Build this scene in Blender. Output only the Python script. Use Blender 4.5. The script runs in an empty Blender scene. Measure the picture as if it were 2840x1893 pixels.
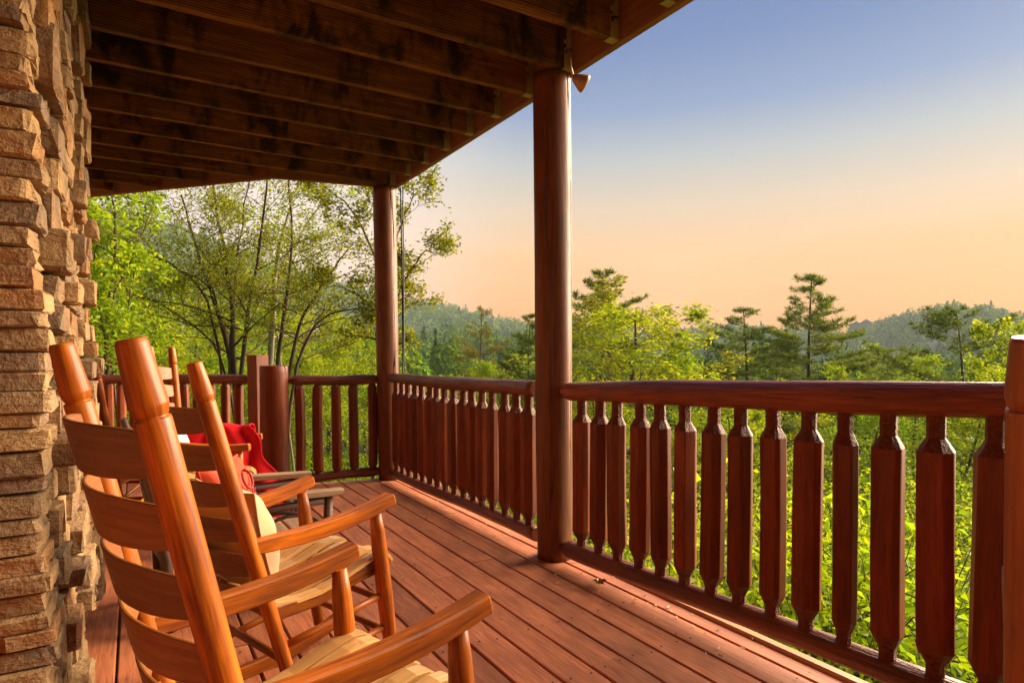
import bpy, math, random
import numpy as np
from mathutils import Matrix, Vector

sc = bpy.context.scene
COL = sc.collection
PI = math.pi
RNG = np.random.default_rng(7)
random.seed(7)

# ------------------------------------------------------------------ camera
FPX, IMW = 1736.0, 2840.0                      # focal length and width of the photograph in its own pixels
YAW, PITCH, ROLL, EYE = math.radians(31.1), math.radians(-2.0), math.radians(-0.35), 1.13
fwd = Vector((math.sin(YAW)*math.cos(PITCH), math.cos(YAW)*math.cos(PITCH), math.sin(PITCH)))
rgt0 = Vector((math.cos(YAW), -math.sin(YAW), 0)); up0 = rgt0.cross(fwd)
rgt = rgt0*math.cos(ROLL) + up0*math.sin(ROLL)
upv = -rgt0*math.sin(ROLL) + up0*math.cos(ROLL)
cam_d = bpy.data.cameras.new('camera'); cam = bpy.data.objects.new('camera', cam_d); COL.objects.link(cam)
M = Matrix((rgt, upv, -fwd)).transposed().to_4x4(); M.translation = (0, 0, EYE); cam.matrix_world = M
cam_d.sensor_width = 36; cam_d.lens = 36*FPX/IMW; cam_d.shift_y = 92.1/IMW
cam_d.clip_start = 0.05; cam_d.clip_end = 6000
sc.camera = cam
sc.render.resolution_x, sc.render.resolution_y = 1024, 682

# ------------------------------------------------------------------ sky, sun, exposure
SUN_AZ, SUN_EL, SUN_STRENGTH, SUN_ANGLE = math.radians(92), math.radians(20), 4.8, math.radians(50)
EXPOSURE, SKY_STRENGTH = 2.35, 0.1
w = bpy.data.worlds.new('World'); sc.world = w; w.use_nodes = True
nt = w.node_tree; nt.nodes.clear()
def wn(t, **k):
    n = nt.nodes.new(t)
    for a, b in k.items(): setattr(n, a, b)
    return n
out = wn('ShaderNodeOutputWorld'); bg = wn('ShaderNodeBackground'); bg.inputs['Strength'].default_value = SKY_STRENGTH
sky = wn('ShaderNodeTexSky', sky_type='NISHITA', sun_disc=False)
sky.sun_elevation = SUN_EL; sky.sun_rotation = SUN_AZ; sky.dust_density = 2.0
tc = wn('ShaderNodeTexCoord'); sep = wn('ShaderNodeSeparateXYZ'); nt.links.new(tc.outputs['Generated'], sep.inputs[0])
mr = wn('ShaderNodeMapRange'); mr.inputs['From Min'].default_value = -0.02; mr.inputs['From Max'].default_value = 0.66
nt.links.new(sep.outputs['Z'], mr.inputs['Value'])
ramp = wn('ShaderNodeValToRGB'); nt.links.new(mr.outputs[0], ramp.inputs[0])
stops = [(0.0, (0.88, 0.26, 0.0)), (0.163, (0.90, 0.365, 0.03)), (0.25, (0.89, 0.42, 0.09)), (0.35, (0.73, 0.52, 0.33)),
         (0.45, (0.45, 0.48, 0.49)), (0.544, (0.20, 0.30, 0.52)), (0.66, (0.10, 0.20, 0.46)), (0.82, (0.06, 0.135, 0.41)), (1.0, (0.04, 0.10, 0.35))]
el = ramp.color_ramp.elements
while len(el) < len(stops): el.new(0.5)
for e, (p, c) in zip(el, stops): e.position = p; e.color = (*c, 1)
gain = wn('ShaderNodeVectorMath', operation='SCALE'); nt.links.new(ramp.outputs[0], gain.inputs[0]); gain.inputs['Scale'].default_value = 1/(SKY_STRENGTH*2**EXPOSURE)
gv = wn('ShaderNodeVectorMath', operation='DOT_PRODUCT'); nt.links.new(tc.outputs['Generated'], gv.inputs[0]); gv.inputs[1].default_value = (math.sin(math.radians(-4))*.98, math.cos(math.radians(-4))*.98, 0.2)
gm = wn('ShaderNodeMapRange', interpolation_type='SMOOTHSTEP'); nt.links.new(gv.outputs['Value'], gm.inputs['Value'])
for a_, b_ in zip(('From Min', 'From Max', 'To Min', 'To Max'), (0.80, 0.99, 0.0, 0.85)): gm.inputs[a_].default_value = b_
gc = wn('ShaderNodeMix', data_type='RGBA'); nt.links.new(gm.outputs[0], gc.inputs['Factor']); nt.links.new(ramp.outputs[0], gc.inputs['A']); gc.inputs['B'].default_value = (0.98, 0.82, 0.74, 1)
nt.links.new(gc.outputs['Result'], gain.inputs[0])
mx = wn('ShaderNodeMix', data_type='RGBA'); mx.inputs['Factor'].default_value = 0.98
nt.links.new(sky.outputs[0], mx.inputs['A']); nt.links.new(gain.outputs[0], mx.inputs['B'])
nt.links.new(mx.outputs['Result'], bg.inputs['Color']); nt.links.new(bg.outputs[0], out.inputs[0])

sd = bpy.data.lights.new('sun', 'SUN'); sun = bpy.data.objects.new('sun', sd); COL.objects.link(sun)
sd.energy = SUN_STRENGTH; sd.angle = SUN_ANGLE; sd.color = (1.0, 0.80, 0.56)
sdir = Vector((math.sin(SUN_AZ)*math.cos(SUN_EL), math.cos(SUN_AZ)*math.cos(SUN_EL), math.sin(SUN_EL)))
sun.rotation_euler = sdir.to_track_quat('Z', 'Y').to_euler()
sc.view_settings.view_transform = 'Standard'; sc.view_settings.look = 'None'
sc.view_settings.exposure = EXPOSURE; sc.view_settings.gamma = 1; sc.view_settings.use_curve_mapping = False
sc.render.engine = 'CYCLES'
cy = sc.cycles
cy.use_denoising = True; cy.max_bounces = 7; cy.diffuse_bounces = 4; cy.glossy_bounces = 2; cy.transmission_bounces = 4
cy.transparent_max_bounces = 4; cy.volume_bounces = 0; cy.sample_clamp_indirect = 6; cy.caustics_reflective = False; cy.caustics_refractive = False
cy.use_adaptive_sampling = True; cy.adaptive_threshold = 0.015

# ------------------------------------------------------------------ helpers: objects
def props(o, label=None, cat=None, group=None, kind=None):
    if label: o['label'] = label
    if cat: o['category'] = cat
    if group: o['group'] = group
    if kind: o['kind'] = kind
    return o
def empty(name, label, cat, loc=(0, 0, 0), rotz=0, group=None):
    o = bpy.data.objects.new(name, None); COL.objects.link(o); o.location = loc; o.rotation_euler = (0, 0, rotz)
    o.empty_display_size = 0.1
    return props(o, label, cat, group)
def link(name, me, parent=None, loc=None, rot=None, scl=None):
    o = bpy.data.objects.new(name, me); COL.objects.link(o)
    if parent is not None: o.parent = parent
    if loc is not None: o.location = loc
    if rot is not None: o.rotation_euler = rot
    if scl is not None: o.scale = (scl,)*3 if isinstance(scl, (int, float)) else scl
    return o
def copy_tree(o, parent=None):
    c = o.copy(); COL.objects.link(c)
    if parent is not None: c.parent = parent
    for ch in list(o.children): copy_tree(ch, c)
    return c

class MB:
    """collects lofts and polygons; build() links them as one mesh object. UV: u around, v along the grain, both in metres"""
    def __init__(s): s.v = []; s.f = []; s.uv = []; s.mi = []; s.sm = []; s.n = 0
    def poly(s, pts, uv=None, mi=0, smooth=False):
        k = len(pts); s.v += [tuple(p) for p in pts]; s.f.append(tuple(range(s.n, s.n+k))); s.n += k
        s.uv += uv if uv else [(p[0], p[1]) for p in pts]; s.mi.append(mi); s.sm.append(smooth)
    def loft(s, rings, mi=0, smooth=True, caps=True, closed=True, mi_fn=None, capmi=None):
        R = np.asarray(rings, float); n, m = R.shape[:2]
        base = s.n; s.v += [tuple(p) for p in R.reshape(-1, 3)]; s.n += n*m
        cen = R.mean(1); vl = np.concatenate([[0], np.cumsum(np.linalg.norm(np.diff(cen, axis=0), axis=1))])
        per = np.linalg.norm(np.roll(R, -1, 1)-R, axis=2).mean(0); ul = np.concatenate([[0], np.cumsum(per)])
        mm = m if closed else m-1
        for i in range(n-1):
            k = mi_fn(i) if mi_fn else mi
            for j in range(mm):
                j2 = (j+1) % m
                s.f.append((base+i*m+j, base+i*m+j2, base+(i+1)*m+j2, base+(i+1)*m+j))
                s.uv += [(ul[j], vl[i]), (ul[j+1], vl[i]), (ul[j+1], vl[i+1]), (ul[j], vl[i+1])]
                s.mi.append(k); s.sm.append(smooth)
        if caps and closed:
            cm = mi if capmi is None else capmi
            for i, rev in ((0, True), (n-1, False)):
                idx = list(range(base+i*m, base+i*m+m)); idx = idx[::-1] if rev else idx
                s.f.append(tuple(idx)); c = cen[i]
                for q in idx:
                    d = np.array(s.v[q])-c; s.uv.append((d[0]+d[2]*.7, d[1]*.05+d[2]*.02))
                s.mi.append(cm); s.sm.append(False)
    def mesh(s, name, mats):
        me = bpy.data.meshes.new(name); me.from_pydata(s.v, [], s.f)
        uvl = me.uv_layers.new(name='UVMap'); uvl.data.foreach_set('uv', np.asarray(s.uv, np.float32).ravel())
        me.polygons.foreach_set('material_index', s.mi); me.polygons.foreach_set('use_smooth', s.sm)
        for m in (mats if isinstance(mats, (list, tuple)) else [mats]): me.materials.append(m)
        me.update(); return me
    def build(s, name, mats, parent=None, **k): return link(name, s.mesh(name, mats), parent, **k)

def frames(P, up=(0, 0, 1)):
    P = np.asarray(P, float); T = np.gradient(P, axis=0); T /= np.linalg.norm(T, axis=1)[:, None]+1e-12
    n = np.array(up, float); N = []
    for t in T:
        q = n-t*(n@t)
        if np.linalg.norm(q) < 1e-4: q = np.array([1., 0, 0])-t*t[0]
        q /= np.linalg.norm(q); n = q; N.append(q)
    N = np.array(N); return T, N, np.cross(T, N)
def ring_circle(m): a = np.arange(m)*2*PI/m; return np.stack([np.cos(a), np.sin(a)], 1)
def tube(mb, P, r, m=10, up=(0, 0, 1), prof=None, **k):
    """sweep along P; r radius (scalar / per point); prof (m,2) or (n,m,2) unit profile in (side, normal)"""
    P = np.asarray(P, float); T, N, B = frames(P, up); n = len(P)
    r = np.broadcast_to(np.asarray(r, float), (n,)) if np.ndim(r) < 2 else np.asarray(r, float)
    pr = ring_circle(m) if prof is None else np.asarray(prof, float)
    if pr.ndim == 2: pr = np.broadcast_to(pr, (n,)+pr.shape)
    rr = np.stack([r, r], 1) if r.ndim == 1 else r
    R = P[:, None, :]+B[:, None, :]*(pr[..., 0]*rr[:, 0:1])[..., None]*-1+N[:, None, :]*(pr[..., 1]*rr[:, 1:2])[..., None]
    mb.loft(R[:, ::-1], **k)
def rect_prof(c=0.12):
    """chamfered rectangle of half size 1; c chamfer as a fraction"""
    a = 1-c
    return np.array([(1, -a), (1, a), (a, 1), (-a, 1), (-1, a), (-1, -a), (-a, -1), (a, -1)])
def bar(mb, P, wd, ht, up=(0, 0, 1), c=0.15, **k):
    P = np.asarray(P, float); n = len(P)
    wd = np.broadcast_to(wd, (n,)); ht = np.broadcast_to(ht, (n,))
    k.setdefault('smooth', False)
    tube(mb, P, np.stack([np.asarray(wd)/2, np.asarray(ht)/2], 1), prof=rect_prof(c), up=up, **k)
def lerp(a, b, n): return np.linspace(np.asarray(a, float), np.asarray(b, float), n)

def np_mesh(name, V, F, mat, k=None, smooth=False):
    """fast mesh from numpy: V (n,3), F (m,k)"""
    V = np.asarray(V, np.float32); F = np.asarray(F, np.int32); me = bpy.data.meshes.new(name)
    m, kk = F.shape
    me.vertices.add(len(V)); me.vertices.foreach_set('co', V.ravel())
    me.loops.add(m*kk); me.loops.foreach_set('vertex_index', F.ravel())
    me.polygons.add(m); me.polygons.foreach_set('loop_start', np.arange(m, dtype=np.int32)*kk)
    me.polygons.foreach_set('use_smooth', np.full(m, smooth)); me.materials.append(mat)
    me.update(calc_edges=True); me.validate(); return me

# ------------------------------------------------------------------ helpers: materials
class NT:
    def __init__(s, name):
        s.m = bpy.data.materials.new(name); s.m.use_nodes = True; s.t = s.m.node_tree; s.t.nodes.clear()
        s.out = s.n('ShaderNodeOutputMaterial')
    def n(s, t, **k):
        x = s.t.nodes.new(t)
        for a, b in k.items(): setattr(x, a, b)
        return x
    def l(s, a, b): s.t.links.new(a, b)
    def val(s, sock, v):
        if isinstance(v, bpy.types.NodeSocket): s.l(v, sock)
        else: sock.default_value = v
    def math(s, op, a, b=0.0, c=None, clamp=False):
        x = s.n('ShaderNodeMath', operation=op, use_clamp=clamp); s.val(x.inputs[0], a); s.val(x.inputs[1], b)
        if c is not None: s.val(x.inputs[2], c)
        return x.outputs[0]
    def mix(s, f, a, b, blend='MIX'):
        x = s.n('ShaderNodeMix', data_type='RGBA', blend_type=blend); s.val(x.inputs['Factor'], f)
        for k, v in (('A', a), ('B', b)):
            if isinstance(v, bpy.types.NodeSocket): s.l(v, x.inputs[k])
            else: x.inputs[k].default_value = (*v, 1)
        return x.outputs['Result']
    def noise(s, vec, scale, detail=3, rough=0.55, dist=0.0):
        x = s.n('ShaderNodeTexNoise'); s.l(vec, x.inputs['Vector']); x.inputs['Scale'].default_value = scale
        x.inputs['Detail'].default_value = detail; x.inputs['Roughness'].default_value = rough; x.inputs['Distortion'].default_value = dist
        return x.outputs['Fac']
    def rng(s, v, a, b, c=0.0, d=1.0):
        x = s.n('ShaderNodeMapRange'); s.val(x.inputs[0], v)
        for i, q in enumerate((a, b, c, d)): x.inputs[i+1].default_value = q
        return x.outputs[0]
    def bump(s, h, strength, dist=0.01):
        x = s.n('ShaderNodeBump'); x.inputs['Strength'].default_value = strength; x.inputs['Distance'].default_value = dist; s.l(h, x.inputs['Height'])
        return x.outputs[0]
    def bsdf(s, color, rough, normal=None, spec=0.5, coat=0.0, coat_rough=0.2, metal=0.0, sheen=0.0):
        b = s.n('ShaderNodeBsdfPrincipled')
        if isinstance(color, bpy.types.NodeSocket): s.l(color, b.inputs['Base Color'])
        else: b.inputs['Base Color'].default_value = (*color, 1)
        s.val(b.inputs['Roughness'], rough); b.inputs['Specular IOR Level'].default_value = spec
        b.inputs['Coat Weight'].default_value = coat; b.inputs['Coat Roughness'].default_value = coat_rough
        b.inputs['Metallic'].default_value = metal; b.inputs['Sheen Weight'].default_value = sheen
        if normal is not None: s.l(normal, b.inputs['Normal'])
        return b.outputs[0]
    def done(s, shader): s.l(shader, s.out.inputs[0]); return s.m
    def grain_vec(s, around=1.0, along=0.06):
        """UV in metres, stretched along the grain and shifted per object"""
        uv = s.n('ShaderNodeUVMap'); oi = s.n('ShaderNodeObjectInfo')
        mp = s.n('ShaderNodeMapping'); mp.inputs['Scale'].default_value = (around, along, 1)
        s.l(uv.outputs[0], mp.inputs[0])
        cb = s.n('ShaderNodeCombineXYZ'); r = s.math('MULTIPLY', oi.outputs['Random'], 37.0)
        s.l(r, cb.inputs[2]); s.l(r, cb.inputs[0]); s.l(cb.outputs[0], mp.inputs['Location'])
        return mp.outputs[0], oi.outputs['Random']

def wood(name, light, dark, rough=0.45, coat=0.0, spec=0.5, grain=55, contrast=1.0, vary=0.25, blotch=None, bstr=0.25, bdist=0.003, lichen=None, rings=0.0, bvec=None):
    s = NT(name); v, rnd = s.grain_vec(); v2, _ = s.grain_vec(1.0, 0.35)
    g1 = s.noise(v, grain, 4, 0.6, 0.6); g2 = s.noise(v, grain*3.1, 2, 0.6); g3 = s.noise(v2, 9, 3, 0.6)
    h = s.math('ADD', s.math('MULTIPLY', g1, 0.65), s.math('MULTIPLY', g2, 0.35))
    if rings:
        wv = s.n('ShaderNodeTexWave', wave_type='BANDS', bands_direction='X'); s.l(v2, wv.inputs['Vector'])
        wv.inputs['Scale'].default_value = 26; wv.inputs['Distortion'].default_value = 5; wv.inputs['Detail'].default_value = 2; wv.inputs['Detail Scale'].default_value = 0.7
        h = s.math('ADD', s.math('MULTIPLY', h, 1-rings), s.math('MULTIPLY', wv.outputs['Fac'], rings))
    f = s.rng(h, 0.5-0.2/contrast, 0.5+0.2/contrast)
    c = s.mix(f, dark, light)
    k = s.rng(g3, 0.3, 0.72, 1-vary, 1+vary*0.6); k2 = s.rng(rnd, 0, 1, 1-vary*0.8, 1+vary*0.7)
    c = s.mix(1.0, c, s.combine(s.math('MULTIPLY', k, k2)), 'MULTIPLY')
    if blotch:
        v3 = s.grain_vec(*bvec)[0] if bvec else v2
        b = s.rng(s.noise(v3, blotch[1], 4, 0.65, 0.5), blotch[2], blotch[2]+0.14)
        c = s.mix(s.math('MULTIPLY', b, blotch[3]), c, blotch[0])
    if lichen:
        geo = s.n('ShaderNodeTexCoord'); li = s.rng(s.noise(geo.outputs['Object'], lichen[1], 5, 0.7), lichen[2], lichen[2]+0.1)
        c = s.mix(li, c, lichen[0])
    rr = s.rng(h, 0.3, 0.7, min(1, rough+0.12), max(0.05, rough-0.08))
    return s.done(s.bsdf(c, rr, s.bump(h, bstr, bdist), spec, coat))
def _combine(s, v):
    x = s.n('ShaderNodeCombineXYZ')
    for i in range(3): s.val(x.inputs[i], v)
    return x.outputs[0]
NT.combine = _combine

def plain(name, color, rough=0.6, metal=0.0, spec=0.5, bump=None, sheen=0.0, vary=0.15):
    s = NT(name); tcn = s.n('ShaderNodeTexCoord'); nz = s.noise(tcn.outputs['Object'], (bump[0] if bump else 20), 4)
    c = s.mix(1.0, color, s.combine(s.rng(nz, 0.3, 0.7, 1-vary, 1+vary)), 'MULTIPLY')
    return s.done(s.bsdf(c, rough, s.bump(nz, bump[1], bump[2]) if bump else None, spec, metal=metal, sheen=sheen))

def leafmat(name, cols, trans=0.52, rough=0.5, patch=0.6, wt=(0.62, 0.22, 0.16), spec=0.15):
    """each leaf (mesh island) gets its own tint from the list; clumps drift in colour with a soft noise"""
    s = NT(name); g = s.n('ShaderNodeNewGeometry'); oi = s.n('ShaderNodeObjectInfo'); tcn = s.n('ShaderNodeTexCoord')
    nz = s.noise(tcn.outputs['Object'], patch, 2)
    v = s.math('ADD', s.math('ADD', s.math('MULTIPLY', g.outputs['Random Per Island'], wt[0]), s.math('MULTIPLY', s.rng(nz, 0.3, 0.7), wt[1])), s.math('MULTIPLY', oi.outputs['Random'], wt[2]), clamp=True)
    r = s.n('ShaderNodeValToRGB'); s.l(v, r.inputs[0]); e = r.color_ramp.elements
    while len(e) < len(cols): e.new(0.5)
    for q, (p, c) in zip(e, cols): q.position = p; q.color = (*c, 1)
    b = s.bsdf(r.outputs[0], 0.6, None, spec)
    t = s.n('ShaderNodeBsdfTranslucent'); tcol = s.mix(1.0, r.outputs[0], (1.25, 1.15, 0.7), 'MULTIPLY'); s.l(tcol, t.inputs[0])
    m = s.n('ShaderNodeMixShader'); m.inputs[0].default_value = trans; s.l(b, m.inputs[1]); s.l(t.outputs[0], m.inputs[2])
    return s.done(m.outputs[0])

MT = {}
MT['log'] = wood('red_stained_log', (0.235, 0.042, 0.004), (0.080, 0.012, 0.0015), rough=0.42, spec=0.3, grain=70, vary=0.3, bstr=0.35, bdist=0.003)
MT['post'] = wood('brown_stained_log', (0.185, 0.054, 0.013), (0.066, 0.017, 0.004), rough=0.45, spec=0.3, grain=70, vary=0.3, bstr=0.45, bdist=0.004)
MT['log_rough'] = plain('rough_tapered_wood', (0.13, 0.032, 0.010), 0.55, spec=0.3, bump=(110, 0.9, 0.012), vary=0.35)
MT['rail'] = wood('weathered_red_rail', (0.26, 0.056, 0.016), (0.09, 0.018, 0.005), rough=0.38, spec=0.5, grain=58, contrast=1.2, vary=0.35, bstr=1.0, bdist=0.014)
MT['crack'] = plain('crack_dark', (0.012, 0.006, 0.004), 0.9)
MT['deck'] = wood('red_deck_board', (0.58, 0.205, 0.093), (0.33, 0.095, 0.040), rough=0.52, spec=0.4, grain=60, contrast=1.35, vary=0.30, blotch=((0.26, 0.085, 0.045), 11, 0.58, 0.55), bstr=0.3, bdist=0.002)
MT['deck_edge'] = wood('bare_edge_board', (0.48, 0.25, 0.10), (0.33, 0.15, 0.055), rough=0.5, grain=60, vary=0.2)
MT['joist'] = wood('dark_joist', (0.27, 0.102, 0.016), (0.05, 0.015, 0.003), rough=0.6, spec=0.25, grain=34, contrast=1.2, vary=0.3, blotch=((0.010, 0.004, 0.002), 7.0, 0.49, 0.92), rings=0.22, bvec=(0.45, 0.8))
MT['beam'] = wood('rim_beam', (0.27, 0.12, 0.05), (0.13, 0.05, 0.018), rough=0.5, spec=0.35, grain=40, vary=0.2, rings=0.3)
MT['chair'] = wood('orange_varnished_wood', (0.50, 0.128, 0.004), (0.165, 0.029, 0.0015), rough=0.42, spec=0.3, coat=0.03, grain=62, contrast=1.5, vary=0.4, blotch=((0.15, 0.036, 0.006), 11, 0.55, 0.65), bstr=0.3, bdist=0.0015)
MT['chair_slat'] = wood('brown_slat_wood', (0.27, 0.088, 0.012), (0.13, 0.034, 0.004), rough=0.46, coat=0.03, grain=70, vary=0.25, blotch=((0.10, 0.045, 0.02), 15, 0.62, 0.45))
MT['chair_seat'] = wood('pale_seat_wood', (0.70, 0.42, 0.16), (0.45, 0.21, 0.06), rough=0.28, coat=0.45, grain=60, vary=0.2, blotch=((0.2, 0.08, 0.03), 14, 0.66, 0.5))
MT['chair_red'] = wood('red_brown_chair_wood', (0.33, 0.12, 0.05), (0.18, 0.05, 0.018), rough=0.4, coat=0.2, grain=40, vary=0.25, bstr=0.9, bdist=0.006)
MT['twig'] = wood('dark_bark', (0.13, 0.055, 0.028), (0.045, 0.018, 0.010), rough=0.55, grain=30, vary=0.3, bstr=0.8, bdist=0.006)
MT['grey_wood'] = wood('weathered_plank', (0.40, 0.26, 0.14), (0.20, 0.11, 0.06), rough=0.6, grain=46, vary=0.3, blotch=((0.15, 0.11, 0.08), 16, 0.56, 0.7))
MT['metal'] = plain('galvanised_steel', (0.34, 0.30, 0.14), 0.5, metal=0.3)
MT['pvc'] = plain('painted_conduit', (0.22, 0.13, 0.06), 0.5)
MT['black'] = plain('black_rubber', (0.012, 0.011, 0.012), 0.5)
MT['lampshade'] = plain('bronze_lamp', (0.36, 0.20, 0.09), 0.38, metal=0.2)
MT['lampglass'] = plain('lamp_rim', (0.55, 0.42, 0.12), 0.4)
MT['red_cloth'] = plain('red_fleece', (0.42, 0.002, 0.006), 0.95, bump=(160, 0.6, 0.004), spec=0.2)
MT['orange_cloth'] = plain('orange_red_cotton', (0.60, 0.052, 0.012), 0.85, bump=(220, 0.3, 0.003), sheen=0.05)
MT['emblem'] = plain('dark_red_print', (0.34, 0.02, 0.02), 0.8)
MT['cream_cloth'] = plain('cream_cotton', (0.46, 0.27, 0.13), 0.9, bump=(220, 0.3, 0.003), sheen=0.3)
MT['pink_cloth'] = plain('printed_pale_cotton', (0.62, 0.48, 0.42), 0.9, bump=(200, 0.3, 0.003))
MT['mortar'] = plain('mortar', (0.13, 0.085, 0.05), 0.95, bump=(40, 0.8, 0.01))
MT['bark'] = wood('tree_bark', (0.14, 0.09, 0.05), (0.055, 0.034, 0.02), rough=0.85, spec=0.2, grain=16, vary=0.3, bstr=1.0, bdist=0.02)
MT['pale_bark'] = wood('pale_bark', (0.27, 0.22, 0.16), (0.12, 0.09, 0.06), rough=0.85, spec=0.2, grain=16, vary=0.3, bstr=0.8, bdist=0.02)
MT['dry_leaf'] = plain('dry_leaf', (0.33, 0.18, 0.05), 0.7, bump=(60, 0.4, 0.004), vary=0.4)
MT['siding'] = plain('cabin_siding', (0.24, 0.13, 0.08), 0.8); MT['white_siding'] = plain('white_siding', (0.55, 0.5, 0.46), 0.8)
MT['roofing'] = plain('cabin_roof', (0.10, 0.10, 0.11), 0.8); MT['glass'] = plain('window_glass', (0.05, 0.06, 0.07), 0.1)

def stonemat():
    s = NT('sandstone'); tcn = s.n('ShaderNodeTexCoord'); oi = s.n('ShaderNodeObjectInfo')
    add = s.n('ShaderNodeVectorMath', operation='ADD'); s.l(tcn.outputs['Object'], add.inputs[0])
    s.l(s.combine(s.math('MULTIPLY', oi.outputs['Random'], 51.0)), add.inputs[1]); v = add.outputs[0]
    mp = s.n('ShaderNodeMapping'); mp.inputs['Scale'].default_value = (1, 1, 3.2); s.l(v, mp.inputs[0])
    n1 = s.noise(mp.outputs[0], 9, 5, 0.62, 0.4); n2 = s.noise(v, 55, 4, 0.65); n3 = s.noise(v, 3.5, 2)
    r = s.n('ShaderNodeValToRGB'); s.l(s.math('ADD', s.math('MULTIPLY', oi.outputs['Random'], 0.66), s.math('MULTIPLY', s.rng(n3, 0.3, 0.7), 0.34)), r.inputs[0])
    e = r.color_ramp.elements
    cols = [(0.0, (0.11, 0.075, 0.048)), (0.2, (0.24, 0.150, 0.075)), (0.4, (0.37, 0.225, 0.098)), (0.58, (0.17, 0.115, 0.072)), (0.78, (0.31, 0.150, 0.055)), (1.0, (0.44, 0.30, 0.155))]
    while len(e) < len(cols): e.new(0.5)
    for q, (p, c) in zip(e, cols): q.position = p; q.color = (*c, 1)
    c = s.mix(s.rng(n1, 0.46, 0.72, 0, 0.55), r.outputs[0], (0.13, 0.06, 0.03))
    c = s.mix(s.rng(n2, 0.55, 0.75, 0, 0.5), c, (0.50, 0.31, 0.15))
    h = s.math('ADD', s.math('MULTIPLY', n1, 0.7), s.math('MULTIPLY', n2, 0.3))
    return s.done(s.bsdf(c, 0.85, s.bump(h, 0.9, 0.03), 0.25))
MT['stone'] = stonemat()
def groundmat():
    s = NT('leaf_litter_ground'); tcn = s.n('ShaderNodeTexCoord'); n = s.noise(tcn.outputs['Object'], 0.35, 6, 0.7); n2 = s.noise(tcn.outputs['Object'], 3.0, 4, 0.7)
    c = s.mix(s.rng(n, 0.35, 0.65), (0.06, 0.10, 0.012), (0.13, 0.19, 0.02)); c = s.mix(s.rng(n2, 0.55, 0.8, 0, 0.6), c, (0.14, 0.10, 0.03))
    return s.done(s.bsdf(c, 0.9, s.bump(n2, 0.8, 0.1), 0.2))
MT['ground'] = groundmat()
G_YEL = [(0.0, (0.10, 0.17, 0.006)), (0.35, (0.21, 0.30, 0.008)), (0.7, (0.33, 0.39, 0.010)), (0.92, (0.48, 0.44, 0.012)), (1.0, (0.60, 0.36, 0.02))]
G_MID = [(0.0, (0.09, 0.19, 0.008)), (0.4, (0.20, 0.33, 0.010)), (0.8, (0.33, 0.43, 0.012)), (1.0, (0.46, 0.46, 0.014))]
G_OLV = [(0.0, (0.10, 0.125, 0.006)), (0.5, (0.19, 0.215, 0.008)), (1.0, (0.36, 0.32, 0.012))]
G_PINE = [(0.0, (0.050, 0.095, 0.006)), (0.5, (0.135, 0.20, 0.008)), (1.0, (0.34, 0.38, 0.012))]
G_ORG = [(0.0, (0.19, 0.22, 0.010)), (0.45, (0.40, 0.34, 0.012)), (0.8, (0.52, 0.26, 0.02)), (1.0, (0.48, 0.09, 0.02))]
G_FAR = [(0.0, (0.026, 0.072, 0.010)), (0.35, (0.060, 0.130, 0.012)), (0.65, (0.120, 0.205, 0.014)), (0.85, (0.20, 0.26, 0.016)), (1.0, (0.26, 0.21, 0.025))]
MT['lf_yel'] = leafmat('yellow_green_leaf', G_YEL); MT['lf_fine'] = leafmat('light_olive_leaf', [(0.0, (0.13, 0.17, 0.006)), (0.5, (0.25, 0.29, 0.008)), (0.9, (0.42, 0.40, 0.012)), (1.0, (0.45, 0.28, 0.02))]); MT['lf_rust'] = leafmat('rusty_needle', [(0.0, (0.075, 0.105, 0.008)), (0.5, (0.17, 0.16, 0.010)), (0.85, (0.27, 0.17, 0.012)), (1.0, (0.30, 0.11, 0.015))], trans=0.2); MT['lf_mid'] = leafmat('green_leaf', G_MID); MT['lf_olv'] = leafmat('olive_leaf', G_OLV)
MT['lf_pine'] = leafmat('pine_needle', G_PINE, trans=0.2, patch=0.4); MT['lf_org'] = leafmat('autumn_leaf', G_ORG, patch=0.5); MT['lf_far'] = leafmat('forest_leaf', G_FAR, trans=0.2, patch=0.11, wt=(0.32, 0.68, 0.0), spec=0.0)

def pix(px, py, depth):
    """point seen at a pixel of the photograph, `depth` metres along the camera axis"""
    return Vector((0, 0, EYE)) + (fwd + rgt*((px-1420)/FPX) + upv*((1038.6-py)/FPX))*depth

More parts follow.
